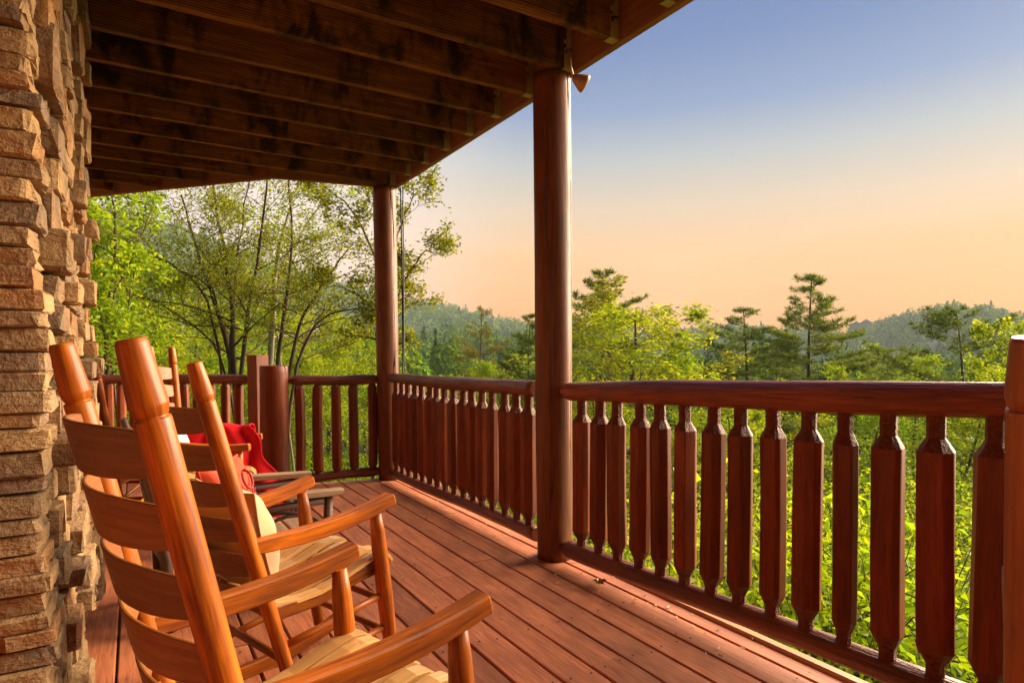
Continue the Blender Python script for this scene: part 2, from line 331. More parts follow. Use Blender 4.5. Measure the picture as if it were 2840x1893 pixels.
# ------------------------------------------------------------------ terrain
def az_of(dx): return 31.1+math.degrees(math.atan((dx*1.2075-1420)/FPX))
MAZ = [az_of(x) for x in (-400, 200, 700, 900, 1100, 1230, 1330, 1500, 1650, 1950, 2350, 2900)]
MEL = [1.5, 2.0, 2.6, 3.0, 3.5, 3.3, 2.6, 1.4, 0.3, -0.6, -0.2, 0.2]
FAZ = [az_of(x) for x in (-400, 100, 215, 400, 600, 700, 860, 930, 1000, 1060, 1120, 1250, 1500, 1650, 1800, 1940, 2020, 2100, 2180, 2280, 2360, 2900)]
FEL = [10.0, 11.5, 11.2, 10.3, 8.3, 7.2, 5.4, 4.8, 4.6, 4.3, 3.6, 2.4, 2.0, 2.3, 2.0, 1.6, 2.3, 3.1, 3.5, 3.2, 2.6, 2.0]
def ground_z(x, y):
    x = np.asarray(x, float); y = np.asarray(y, float); r = np.hypot(x, y)+1e-6; az = np.degrees(np.arctan2(x, y))
    eM = np.interp(az, MAZ, MEL); eF = np.interp(az, FAZ, FEL)
    hM = EYE+220*np.tan(np.radians(eM))-17; hF = EYE+620*np.tan(np.radians(eF))-15
    rr = [0, 3, 25, 60, 120, 220, 310, 620, 900, 1500, 3000]
    hh = [np.full_like(r, -2.7), np.full_like(r, -2.7), np.full_like(r, -5.2), np.full_like(r, -9.0), np.full_like(r, -13.0), hM, np.minimum(hM-8, hF*.25-8), hF, hF*0.7, np.full_like(r, 0.), np.full_like(r, -5.)]
    z = np.zeros_like(r)
    for i in range(len(rr)-1):
        t = np.clip((r-rr[i])/(rr[i+1]-rr[i]), 0, 1); t = t*t*(3-2*t) if i > 2 else t
        z = np.where((r >= rr[i]), hh[i]+(hh[i+1]-hh[i])*t, z)
    bump = np.sin(x*.35+1)*np.cos(y*.31)*.18*np.clip((r-4)/10, 0, 1)+np.sin(x*.03)*np.cos(y*.027+2)*2.0*np.clip((r-60)/200, 0, 1)
    return z+bump
rs = np.concatenate([[0.01], np.geomspace(1.5, 820, 80)]); azs = np.radians(np.linspace(0, 360, 241)[:-1])
Rg, Ag = np.meshgrid(rs, azs, indexing='ij'); Xg, Yg = Rg*np.sin(Ag), Rg*np.cos(Ag); Zg = ground_z(Xg, Yg)
V = np.stack([Xg, Yg, Zg], -1).reshape(-1, 3); na = len(azs)
ii, jj = np.meshgrid(np.arange(len(rs)-1), np.arange(na), indexing='ij'); j2 = (jj+1) % na
F = np.stack([ii*na+jj, (ii+1)*na+jj, (ii+1)*na+j2, ii*na+j2], -1).reshape(-1, 4)[:, ::-1]
props(link('terrain', np_mesh('terrain', V, F, MT['ground'], smooth=True)), 'wooded hillside falling from the deck to the valley and rising to the ridges', kind='structure')

# ------------------------------------------------------------------ deck floor
def deck_end(x):                                # outer edge of the bay: short return, then the diagonal
    return 5.42+(2.1-x)*0.185 if x > 1.0 else 5.623+(1.0-x)*1.10
PW, PG = 0.1464, 0.0085
deck = empty('deck', 'red stained plank deck of the covered porch', None); props(deck, kind='structure'); del_cat = deck.pop('category', None)
def plank(x0, x1, ya, yb0, yb1, mat, par=deck, z0=-0.03, z1=0.0, name='plank', dz=0.0):
    mb = MB(); c = 0.004; ring = lambda y0, y1: [(x0, y0, z0), (x1, y1, z0), (x1, y1, z1-c), (x1-c, y1, z1), (x0+c, y0, z1), (x0, y0, z1-c)]
    n = 2
    mb.loft([ring(ya+(yb0-ya)*t, ya+(yb1-ya)*t) for t in np.linspace(0, 1, n)], smooth=False)
    o = mb.build(name, mat, par); o.location.z = dz
    return o
nails = MB()
k = 0
x1 = 1.965
edges = []
while x1 > -1.2: edges.append((x1-PW+PG, x1)); x1 -= PW
edges.insert(0, (1.965+PG, 2.052))
for i, (a, b) in enumerate(edges):
    ya, ye0, ye1 = -3.2, deck_end(a), deck_end(b)
    cuts = [ya]; y = ya+RNG.uniform(.8, 3.4)
    while y < min(ye0, ye1)-1.0: cuts.append(y); y += RNG.uniform(2.2, 3.6)
    mat = MT['deck']
    for q in range(len(cuts)):
        s0 = cuts[q]+(0.003 if q else 0)
        last = q == len(cuts)-1
        e0, e1 = (ye0, ye1) if last else (cuts[q+1],)*2
        if a < -0.2 and e0 < 1.5: pass
        plank(a, b, s0, e0, e1, mat, dz=float(RNG.uniform(-.0015, .0015)))
    for yn in np.arange(-0.3, min(ye0, ye1)-.1, 0.405):
        for xo in (0.03, PW-PG-0.03):
            cx_, cy_ = a+xo+RNG.uniform(-.006, .006), yn+RNG.uniform(-.012, .012); rr = RNG.uniform(.0035, .006)
            nails.poly([(cx_+rr*math.cos(t), cy_+rr*math.sin(t), 0.0032) for t in np.arange(6)*PI/3], mi=0)
nh = nails.build('nail_heads', MT['crack'], deck); nh['kind'] = 'stuff'
# trim board standing a little proud along the outer edge, pale where the stain has worn off
mb = MB(); bar(mb, lerp((2.080, 0.0, -.012), (2.080, 2.72, -.012), 12), 0.046, 0.05, c=0.3); mb.build('edge_board', MT['deck_edge'], deck)
mb = MB(); bar(mb, lerp((2.078, 2.94, -.02), (2.078, 5.30, -.02), 12), 0.042, 0.045, c=0.3); mb.build('edge_board', MT['deck_edge'], deck)
# rim joists under the floor edge
for p, q in (((2.075, -3.2, -.17), (2.075, 5.36, -.17)), ((2.06, 5.36, -.16), (1.02, 5.56, -.16)), ((1.0, 5.57, -.16), (-1.2, 7.95, -.16))):
    mb = MB(); bar(mb, lerp(p, q, 2), 0.04, 0.24, c=0.06); mb.build('rim_joist', MT['beam'], deck)

for yj in np.arange(-3.0, 7.2, .405):
    xr_ = 2.05 if yj < 5.3 else (1.0-(yj-5.57)/1.1 if yj > 5.57 else 1.0)
    if xr_ > -.9: mb = MB(); bar(mb, lerp((-1.1, yj, -.155), (xr_, yj, -.155), 2), .04, .235, c=.06); mb.build('floor_joist', MT['beam'], deck)

# ------------------------------------------------------------------ upper deck (the porch ceiling)
up = empty('upper_deck', 'dark joists and boards of the deck overhead forming the porch ceiling', None); up.pop('category', None); props(up, kind='structure')
JZ, JH, JT = 2.62, 0.235, 0.04
XW = -1.05
def roof_edge_y(x): return 5.365+(2.03-x)*0.205 if x > 1.02 else 5.572+(1.02-x)*1.10
def roof_edge_x(y): return 2.0 if y < 5.39 else (1.02 if y < 5.56 else 1.02-(y-5.572)/1.10)
jy = [0.13+0.3705*i for i in range(-9, 21)]
for i, y in enumerate(jy):
    xe = 2.012 if y < 5.36 else min(2.0, 1.02-(y+.02-5.56)/1.10)
    if y > 5.36 and y < 5.6: xe = 0.98
    if xe < XW+.3: continue
    n = 14; xs = np.linspace(XW, xe, n); wob = RNG.normal(0, .002, (n, 2)).cumsum(0)*.35; wob -= wob[0]+(wob[-1]-wob[0])*np.linspace(0, 1, n)[:, None]
    mb = MB(); bar(mb, np.stack([xs, y+wob[:, 0], JZ+JH/2+wob[:, 1]+RNG.uniform(-.004, .004)], 1), JT, JH, c=0.06)
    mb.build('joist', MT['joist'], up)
    if 1.5 < y < 5.36:                       # galvanised hanger at the beam end
        mb = MB(); t = 0.003
        for sgn in (-1, 1):
            pts = [(2.006, y+sgn*(JT/2+t), JZ-.002), (2.006, y+sgn*(JT/2+t), JZ+.15)]
            bar(mb, lerp((1.985, y+sgn*(JT/2+t), JZ-.004), (1.985, y+sgn*(JT/2+t), JZ+.10), 2), t, .05, up=(1, 0, 0), c=0.05)
            bar(mb, lerp((1.992, y+sgn*(JT/2+t), JZ+.09), (1.992, y+sgn*(JT/2+t), JZ+.205), 2), t, .032, up=(1, 0, 0), c=0.05)
            for zz in (.07, .12):
                bar(mb, lerp((1.968, y+sgn*(JT/2+t), JZ+zz), (1.968, y+sgn*(JT/2+t), JZ+zz+.022), 2), t, .02, up=(1, 0, 0), c=0.05)
        bar(mb, lerp((1.985, y-JT/2-t, JZ-.006), (1.985, y+JT/2+t, JZ-.006), 2), .056, t, c=0.05)
        mb.build('joist_hanger', MT['metal'], up)
mb = MB(); bar(mb, lerp((2.032, -3.2, JZ+.112), (2.032, 5.365, JZ+.112), 20), 0.04, 0.255, c=0.08); mb.build('rim_beam', MT['beam'], up)
mb = MB(); bar(mb, lerp((2.046, 5.376, JZ+.112), (1.0, 5.588, JZ+.112), 8), 0.04, 0.255, c=0.08); mb.build('rim_beam', MT['beam'], up)
mb = MB(); bar(mb, lerp((1.02, 5.60, JZ+.112), (-1.1, 7.93, JZ+.112), 8), 0.04, 0.255, c=0.08); mb.build('rim_beam', MT['beam'], up)
x = 2.05
while x > XW:
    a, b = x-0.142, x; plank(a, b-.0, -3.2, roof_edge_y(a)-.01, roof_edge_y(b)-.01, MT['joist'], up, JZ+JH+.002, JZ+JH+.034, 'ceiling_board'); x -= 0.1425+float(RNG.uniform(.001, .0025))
for (xx, yy) in ((0.55, jy[13]), (0.2, jy[12]), (0.9, jy[10])):   # short blocking scraps seen on the joists
    pass
# conduit with two clamps along a joist
yc = jy[8]-JT/2-.013
con = empty('conduit', 'thin painted conduit pipe strapped to a ceiling joist near the middle post', 'pipe')
mb = MB(); P = [(XW+.1, yc, JZ+.14), (0.2, yc, JZ+.137), (1.0, yc, JZ+.133), (1.62, yc, JZ+.125), (1.74, yc-.004, JZ+.115), (1.9, yc-.02, JZ+.113), (2.0, yc-.03, JZ+.113)]
tube(mb, P, 0.0115, 10); mb.build('pipe_run', MT['pvc'], con)
for xx in (0.72, 1.66):
    mb = MB(); bar(mb, [(xx, yc+.006, JZ+.155), (xx, yc-.012, JZ+.15), (xx, yc-.0145, JZ+.135), (xx, yc-.012, JZ+.12), (xx, yc+.006, JZ+.112), (xx, yc+.009, JZ+.085)], 0.022, 0.003, up=(0, -1, 0), c=0.05); mb.build('clamp', MT['metal'], con)

# ------------------------------------------------------------------ log posts
def crack_log(mb, P, r, m=40, cracks=((0.3, .1, .9, .012),), facets=None, seed=0, rough=0.004, lean=None, capmi=None, mi=0):
    """round log with long drying cracks cut in; cracks = (angle, start, end, depth)"""
    rg = np.random.default_rng(seed); n = len(P); ang = list(np.arange(m)*2*PI/m)
    for a, *_ in cracks: ang += [a-.035, a, a+.035]
    ang = np.array(sorted(ang)); kk = len(ang); pr = np.zeros((n, kk, 2)); ts = np.linspace(0, 1, n)
    ph = rg.uniform(0, 6.28, 6)
    for i, t in enumerate(ts):
        rad = 1+rough/np.mean(r)*(np.sin(ang*2+ph[0]+t*3)+.6*np.sin(ang*3+ph[1]-t*5)+.5*np.sin(ang*5+ph[2]+t*9))*.5
        if facets:
            nf, dep = facets; a2 = (ang+.25*np.sin(t*4+ph[3])) % (2*PI/nf)-PI/nf; rad = rad*(1-dep+dep*np.cos(PI/nf)/np.cos(a2))
        for a, s0, s1, d in cracks:
            aw = a+.10*math.sin(t*7+a*3)+.05*math.sin(t*19+a)
            if s0 < t < s1:
                q = np.argmin(np.abs(ang-a)); rad[q] -= d*min(1, (t-s0)*8, (s1-t)*8)/np.mean(r)
        pr[i, :, 0] = np.cos(ang)*rad; pr[i, :, 1] = np.sin(ang)*rad
        for a, *_ in cracks:
            q = np.argmin(np.abs(ang-a)); dsh = .10*math.sin(t*7+a*3)+.05*math.sin(t*19+a)
            for q2 in (q-1, q, q+1):
                aa = ang[q2]+dsh; R_ = np.hypot(*pr[i, q2]); pr[i, q2] = (math.cos(aa)*R_, math.sin(aa)*R_)
    tube(mb, P, r, prof=pr, up=(0, 1, .001), capmi=capmi, mi=mi)

def zline(x, y, z0, z1, n, dx=0, dy=0): return [(x+dx*t, y+dy*t, z0+(z1-z0)*t) for t in np.linspace(0, 1, n)]
CP, KP = (1.975, 2.822), (1.955, 5.395)
t = empty('porch_post', 'tall round log post in the middle of the long railing, holding the ceiling beam', 'post', (*CP, 0), group='log posts of the porch')
mb = MB(); crack_log(mb, zline(0, 0, 0.001, 2.618, 60, dx=-.012), 0.100, cracks=((3.9, .02, .97, .010), (5.3, .1, .95, .008), (2.6, .35, .8, .006)), seed=3); mb.build('log', MT['post'], t)
t2 = empty('porch_post', 'round log post at the far corner of the porch with black cables beside it', 'post', (*KP, 0), group='log posts of the porch')
mb = MB(); crack_log(mb, zline(0, 0, 0.001, 2.60, 50, dx=-.015), 0.099, cracks=((5.1, .02, .98, .014), (3.6, .05, .6, .006)), seed=5); mb.build('log', MT['post'], t2)
# stub newel and square post at the stair opening
SN = (1.005, 5.56)
t = empty('newel_post', 'short thick round newel post capping the short far railing', 'post', (*SN, 0))
mb = MB(); n = 20; P = zline(0, 0, -.02, 1.025, n)+[(0, 0, 1.032), (0, 0, 1.036)]; crack_log(mb, P, np.array([.116]*n+[.112, .10]), m=32, cracks=((5.6, .1, .9, .006),), seed=8); mb.build('log', MT['log'], t)
t = empty('square_post', 'square dark red post standing behind the short round newel', 'post', (0.948, 5.985, 0), 0.5)
mb = MB(); bar(mb, zline(0, 0, -.3, 1.125, 6), 0.13, 0.13, up=(0, 1, 0), c=0.05); mb.build('timber', MT['log'], t)

# ------------------------------------------------------------------ railings
def log_rail(mb, a, b, r, seed, facets=(9, .5), taper=(.06, .06), tenon=.022, n=40, wob=.006):
    rg = np.random.default_rng(seed); a = np.array(a, float); b = np.array(b, float); L = np.linalg.norm(b-a); d = (b-a)/L
    ts = np.linspace(0, 1, n); s_ = ts*L; P = a+d*s_[:, None]; ph = rg.uniform(0, 6.28, 4)
    P[:, 2] += wob*np.sin(ts*5+ph[0])*np.sin(ts*PI); P[:, 0] += wob*np.sin(ts*4+ph[1])*np.sin(ts*PI)
    rad = r*(1+.05*np.sin(ts*7+ph[2])+.03*np.sin(ts*17+ph[3]))
    body = (P, rad); pre = []; post = []
    if taper[0]: pre = [(a-d*(taper[0]+.05), tenon), (a-d*taper[0], tenon), (a-d*taper[0]*.55, (tenon+r)*.52)]
    if taper[1]: post = [(b+d*taper[1]*.55, (tenon+r)*.52), (b+d*taper[1], tenon), (b+d*(taper[1]+.05), tenon)]
    PP = np.array([p for p, _ in pre]+list(P)+[p for p, _ in post]); RR = np.array([q for _, q in pre]+list(rad)+[q for _, q in post])
    crack_log(mb, PP, RR, m=36, cracks=((1.75, .15, .85, .006), (0.9, .3, .95, .004)), facets=facets, seed=seed, rough=.003, capmi=1)
def baluster_mesh(seed, L, r, neck=.024, nk=(.05, .075), cone=(.05, .055), nf=8):
    """hewn log baluster: faceted body, coned ends, round necks; origin at the middle of its foot"""
    rg = np.random.default_rng(seed); mb = MB(); m = 2*nf
    ang = np.arange(nf)*2*PI/nf+rg.uniform(-.22, .22, nf); ang = np.sort(ang)
    zs = [0, nk[0]*.6, nk[0], nk[0]+cone[0]*.5, nk[0]+cone[0]]+list(np.linspace(nk[0]+cone[0]+.02, L-nk[1]-cone[1]-.02, 9))+[L-nk[1]-cone[1], L-nk[1]-cone[1]*.5, L-nk[1], L-nk[1]*.5, L]
    n = len(zs); R = []
    tw = rg.uniform(-.12, .12); bend = rg.uniform(-.006, .006, 2); base = r*rg.uniform(.93, 1.07, nf)*rg.uniform(.94, 1.06)
    wv = rg.normal(0, .03, (n, nf)).cumsum(0)*.5
    for i, z in enumerate(zs):
        tt = z/L
        if z <= nk[0]: q = np.full(nf, neck)
        elif z >= L-nk[1]-1e-6: q = np.full(nf, neck)
        else:
            e = 1.0
            if z < nk[0]+cone[0]: e = (z-nk[0])/cone[0]
            if z > L-nk[1]-cone[1]: e = (L-nk[1]-z)/cone[1]
            q = neck+(base*(1+wv[i]*.5)-neck)*e
        a2 = ang+tw*tt
        R.append(np.stack([np.cos(a2)*q+bend[0]*math.sin(PI*tt), np.sin(a2)*q+bend[1]*math.sin(PI*tt), np.full(nf, z)], 1))
    R = np.array(R)
    # chamfered arrises: two points per facet corner
    R2 = np.empty((n, m, 3)); R2[:, 0::2] = R+(np.roll(R, 1, 1)-R)*.08; R2[:, 1::2] = R+(np.roll(R, -1, 1)-R)*.08
    mb.loft(R2, smooth=False, mi_fn=lambda i: 1 if (i < 4 or i >= n-5) else 0)
    return mb.mesh('baluster', [MT['log'], MT['log_rough']])
def railing(name, label, a, b, zb, zt, rb, rt_, nb, first, last, var, taper_t, taper_b, group, facets=(9, .5), seed=0, under=0.0):
    """a, b plan points; zb, zt (start, end) axis heights of bottom and top rail"""
    ro = empty(name, label, 'railing', (a[0], a[1], 0), group=group); o = np.array([a[0], a[1], 0.])
    A = np.array([*a, 0.])-o; B = np.array([*b, 0.])-o; z = lambda h, t: np.array([0, 0, h[0]+(h[1]-h[0])*t])
    mb = MB(); log_rail(mb, A+z(zt, 0), B+z(zt, 1), rt_, seed+1, facets, taper_t); mb.build('top_rail', [MT['rail'], MT['log']], ro)
    mb = MB(); log_rail(mb, A+z(zb, 0), B+z(zb, 1), rb, seed+2, facets, taper_b); mb.build('bottom_rail', [MT['rail'], MT['log']], ro)
    for i in range(nb):
        t = first+(last-first)*i/(nb-1); p = A+(B-A)*t; z0 = z(zb, t)[2]+rb*.8; z1 = z(zt, t)[2]-rt_*.8
        me, L0 = var[i % len(var)]
        ob = link('baluster', me, ro, loc=(p[0]+RNG.uniform(-.004, .004), p[1]+RNG.uniform(-.004, .004), z0), rot=(RNG.normal(0, .006), RNG.normal(0, .006), RNG.uniform(0, 6.28)))
        ob.scale = (1, 1, (z1-z0)/L0)
    return ro
BV = [(baluster_mesh(20+i, .80, .0495, neck=.0265, nk=(.040, .078), cone=(.048, .040)), .80) for i in range(6)]
BF = [(baluster_mesh(40+i, .80, .043, neck=.03, nk=(.012, .012), cone=(.018, .02), nf=9), .80) for i in range(4)]
ra, rb_ = np.array([1.94, 5.25]), np.array([1.945, 2.955])
def tpar(y, a=5.25, b=2.955): return (y-a)/(b-a)
railing('log_railing', 'long log railing between the corner post and the middle post', ra, rb_, (.078, .095), (.915, .925), .043, .047, 16, tpar(5.165), tpar(3.03), BV, (.0, .0), (.0, .0), 'log railings round the porch', seed=60)
qa, qb = np.array([1.965, 2.66]), np.array([2.06, 0.15])
railing('log_railing', 'log railing nearest the camera, running right from the middle post past the tall chair post', qa, qb, (.085, .13), (.925, 1.020), .047, .053, 18, .035, .965, BV[2:]+BV[:2], (.07, 0), (.07, 0), 'log railings round the porch', seed=70)
railing('log_railing', 'short five-baluster railing between the thick newel and the corner post', (1.83, 5.43), (1.18, 5.53), (.075, .055), (.90, .905), .042, .046, 5, .03, .97, BF, (.06, .06), (.06, .06), 'log railings round the porch', facets=(8, .9), seed=80)
railing('log_railing', 'far diagonal log railing running behind the rocking chairs to the stone wall', (0.86, 6.09), (-1.0, 8.05), (.06, .06), (.905, .905), .042, .046, 18, .03, .97, BF[1:]+BF[:1], (.04, .04), (.04, .04), 'log railings round the porch', facets=(8, .9), seed=90)

# ------------------------------------------------------------------ stone pier
wall = empty('stone_wall', 'rough stacked sandstone pier at the house end of the porch', 'wall', (-.16, 1.95, 0))
def stone(cx_, cy_, cz_, sx, sy, sz, seed, bulge=.012):
    """quarried block: jittered rounded box, about 50 triangles"""
    rg = np.random.default_rng(seed); mb = MB(); rings = []
    prof = np.array([(-1, -.80), (-.88, -1), (.0, -1), (.88, -1), (1, -.80), (1, .80), (.88, 1), (0, 1), (-.88, 1), (-1, .80)])
    cut = rg.uniform(-.09, .05, (1, 10, 2))+rg.uniform(-.04, .03, (5, 10, 2)); skew = rg.normal(0, .06, 2)
    for i, (d, s_) in enumerate(((-1, .86), (-.7, 1.0), (.80, 1.0), (.955, .975), (1, .86))):
        p = prof*s_*(1+cut[i])+skew*d*.4
        rings.append(np.stack([cx_+d*sx/2*(1+rg.uniform(-.09, .05, 10)), cy_+p[:, 0]*sy/2, cz_+p[:, 1]*sz/2+skew[1]*.1*d*sz], 1))
    mb.loft(rings, smooth=False)
    return mb.build('stone', MT['stone'], wall)
mb = MB(); bar(mb, zline(-.45, .80, 0.0, 2.60, 2), .72, 1.66, up=(0, 1, 0), c=.02); mb.build('mortar_core', MT['mortar'], wall)
zc = 0.0; sd_ = 100; cnt = 0
while zc < 2.6:                                  # face towards the camera (and the corner quoins that turn into the side)
    h = float(RNG.uniform(.036, .072)); q = RNG.uniform(.0, .045)
    xr = -.03+float(RNG.uniform(-.016, .016)); wdt = float(RNG.uniform(.10, .30))
    stone(xr-wdt/2, -.05+float(RNG.uniform(-.012, .012))+.07, zc+h/2, wdt, .17, h, sd_); sd_ += 1
    x2 = xr-wdt-.004; w2 = float(RNG.uniform(.16, .34))
    if x2 > -.16: stone(x2-w2/2, -.02+float(RNG.uniform(-.015, .015))+.06, zc+h/2, w2, .16, h-.003, sd_); sd_ += 1
    zc += h; cnt += 2
zc = 0.0
while zc < 2.62:                                 # long side towards the deck
    h = float(RNG.uniform(.06, .13)); y = .10+float(RNG.uniform(0, .06))
    while y < 1.66:
        L = float(RNG.uniform(.08, .27)); prot = float(RNG.uniform(-.03, .04)) if RNG.random() > .12 else float(RNG.uniform(.04, .075))
        hh = h*float(RNG.uniform(.8, 1.0)); tall = 1.0
        if RNG.random() < .1: hh = h*1.4
        stone(-.135+prot*.8, y+L/2, zc+h/2, .22, L+.002, hh+.003, sd_); sd_ += 1; y += L; cnt += 1
    zc += h
# house wall behind the pier, closing the porch on that side
props(link('wall', (lambda m_: (bar(m_, lerp((-1.15, -3.4, 1.3), (-1.15, 8.0, 1.3), 2), .16, 2.65, c=.01), m_.mesh('wall', MT['beam']))[1])(MB())), 'dark timber house wall behind the stone pier', kind='structure')
props(link('wall', (lambda m_: (bar(m_, lerp((-1.06, -2.6, 1.31), (2.0, -2.6, 1.31), 2), .16, 2.58, c=.01), m_.mesh('wall', MT['beam']))[1])(MB())), 'added unseen dark wall behind the camera, shading the porch', kind='structure')  # added out of view behind the camera to darken joists, pier front and slat backs

# ------------------------------------------------------------------ rocking chairs (local: +X forward, +Y its left, +Z up)
HB, UB, AL, WT, FL = .214, -.218, .182, 1.161, .105
UA, WR, WF, HA, UL, HL = .22, .611, .631, .24, .179, .22
def upost(w_): return UB-(w_-.45)*math.tan(AL)
def rocker_z(u): return .5*u*u/1.05
def make_chair(label, dtop=0.0, mats=('chair', 'chair_slat', 'chair_seat')):
    mp, ms, mt = (MT[k] for k in mats)
    t = empty('rocking_chair', label, 'rocking chair', group='wooden rocking chairs in a row on the deck')
    wt = WT+dtop
    for v in (-1, 1):
        mb = MB(); L = FL*math.cos(AL)
        hs = [(.055, .017), (.12, .0185), (.3, .021), (.5, .0225), (.8, .0235), (wt-L-.008, .0236), (wt-L-.0065, .0234), (wt-L-.003, .0228), (wt-L-.0025, .0200), (wt-L+.0005, .0200), (wt-L+.001, .0212), (wt-L+.013, .0243), (wt-L+.014, .0248), (wt-L+.016, .0250), (wt-L*.5, .0226), (wt-.007, .0199), (wt-.006, .0197), (wt-.001, .0176), (wt, .0168)]
        hs2 = []
        for (h0, r0), (h1, r1) in zip(hs[:-1], hs[1:]):
            hs2.append((h0, r0))
            if h1-h0 > .1: hs2 += [(h0+(h1-h0)*q, r0+(r1-r0)*q) for q in (.33, .67)]
        hs2.append(hs[-1])
        tube(mb, [(upost(h), v*HB, h) for h, _ in hs2], [r for _, r in hs2], 20, up=(1, 0, 0)); mb.build('back_post', mp, t)
        # arm: square bar, a little wider and rising at the front, ends chamfered
        mb = MB(); n = 10; q = np.linspace(0, 1, n); u0 = upost(WR)+.01
        P = np.stack([u0+(UA+.01-u0)*q, v*(HB+(HA-HB)*q**.8), WR+(WF-.012-WR)*q-.014*np.sin(q*PI)+.010*q**4], 1)
        wd = .034+.016*q**1.5; ht = .040+.007*np.sin(q*PI)
        e = P[-1]+(P[-1]-P[-2])/np.linalg.norm(P[-1]-P[-2])*.006
        bar(mb, np.vstack([P, e]), np.append(wd, wd[-1]-.01), np.append(ht, ht[-1]-.010), c=.2); mb.build('arm', mp, t)
        mb = MB(); hh = np.linspace(.075, WF-.03, 9); rr = np.array([.019, .023, .0255, .0265, .0265, .0265, .0260, .0235, .0175])
        tube(mb, [(UL+.02*(1-(h_-.075)/.52), v*(HL+.0*h_), h_) for h_ in hh], rr, 14, up=(1, 0, 0)); mb.build('front_leg', mp, t)
        mb = MB(); us = np.linspace(-.50, .34, 22); bar(mb, [(u, v*(HL-.003), rocker_z(u)+.024) for u in us], .026, np.concatenate([[.03], np.full(20, .048), [.034]]), c=.14); mb.build('rocker', mp, t)
        for h_, r_ in ((.19, .0115), (.30, .0115)):
            mb = MB(); tube(mb, lerp((upost(h_), v*HB, h_-.01), (UL+.012, v*HL, h_+.01), 4), r_, 10); mb.build('side_stretcher', mp, t)
        mb = MB(); bar(mb, [(upost(.41)+.0, v*(HB-.012), .395), (-.05, v*(HB-.016), .382), (.1, v*(HL-.02), .40), (.215, v*(HL-.02), .405)], .022, .042, c=.2); mb.build('seat_rail', mp, t)
    # six bowed ladder-back slats
    for i in range(6):
        wc = 1.003-.107*i+dtop; n = 13; q = np.linspace(-1, 1, n); bow = .056*(1-q*q)
        P = np.stack([upost(wc)-bow-.0, q*(HB-.005), np.full(n, wc)], 1)
        ht = .082*(1-.25*np.abs(q)**3); mb = MB(); R = []
        T = np.array([-math.sin(AL), 0, math.cos(AL)])
        tang = np.gradient(P, axis=0); tang /= np.linalg.norm(tang, axis=1)[:, None]
        for p, h_, tg in zip(P, ht, tang):
            nn = np.cross(tg, T); nn /= np.linalg.norm(nn)
            c_ = .0035; a_ = h_/2; R.append([p+T*x_+nn*y_ for x_, y_ in ((-a_, -c_), (-a_, c_), (a_-.002, c_), (a_, c_*.4), (a_, -c_*.4), (a_-.002, -c_))])
        mb.loft(R, smooth=False); mb.build('back_slat', ms, t)
    # contoured seat slats running front to back, rolled over the front rail
    prof = [(-.215, .432), (-.17, .415), (-.11, .403), (-.04, .400), (.03, .409), (.09, .424), (.14, .436), (.18, .441), (.21, .437), (.228, .424), (.236, .408)]
    for i in range(7):
        v = -.186+.062*i; mb = MB(); bar(mb, [(u+(.006*math.sin(i*2.1)), v*(1+.12*(u+.2)), h_+.004*math.sin(i*1.7)) for u, h_ in prof], .046, .014, c=.25); mb.build('seat_slat', mt, t)
    for nm, (u, h_), r_ in (('front_rail', (UL+.03, .405), .016), ('front_stretcher', (UL+.005, .29), .012), ('front_stretcher', (UL+.012, .175), .012), ('back_stretcher', (upost(.25), .25), .012), ('back_rail', (upost(.405), .405), .016)):
        mb = MB(); w_ = HL if u > 0 else HB; tube(mb, lerp((u, -w_, h_), (u, w_, h_), 5), r_, 10, up=(0, 0, 1)); mb.build(nm, mp, t)
    return t
def place(o, x, y, yaw, tilt):
    o.location = (x, y, .0); o.rotation_euler = (0, -tilt, yaw)
    o.location.z = 1.05*(1-math.cos(tilt))*0+.0005
ch1 = make_chair('large orange varnished ladder-back rocking chair nearest the camera, in front of the stone wall', .003); place(ch1, .32, 1.261, .254, .035)
ch2 = make_chair('second rocking chair from the camera, with a cream cushion on its slatted seat', -.019); place(ch2, .477, 2.16, .33, .082)
ch3 = copy_tree(ch2); ch3['label'] = 'far rocking chair with a red blanket over its arm, in front of the short newel'; place(ch3, .335, 4.17, -.30, -.12)
ch4 = copy_tree(ch2); ch4['label'] = 'farthest rocking chair, half hidden by the edge of the stone wall'; place(ch4, -.2, 4.66, 1.15, .10)
ch5 = make_chair('reddish-brown rocking chair by the near railing, only its tall back post in view', -.006, ('chair_red',)*3); place(ch5, 1.52, .30, .31, .02)

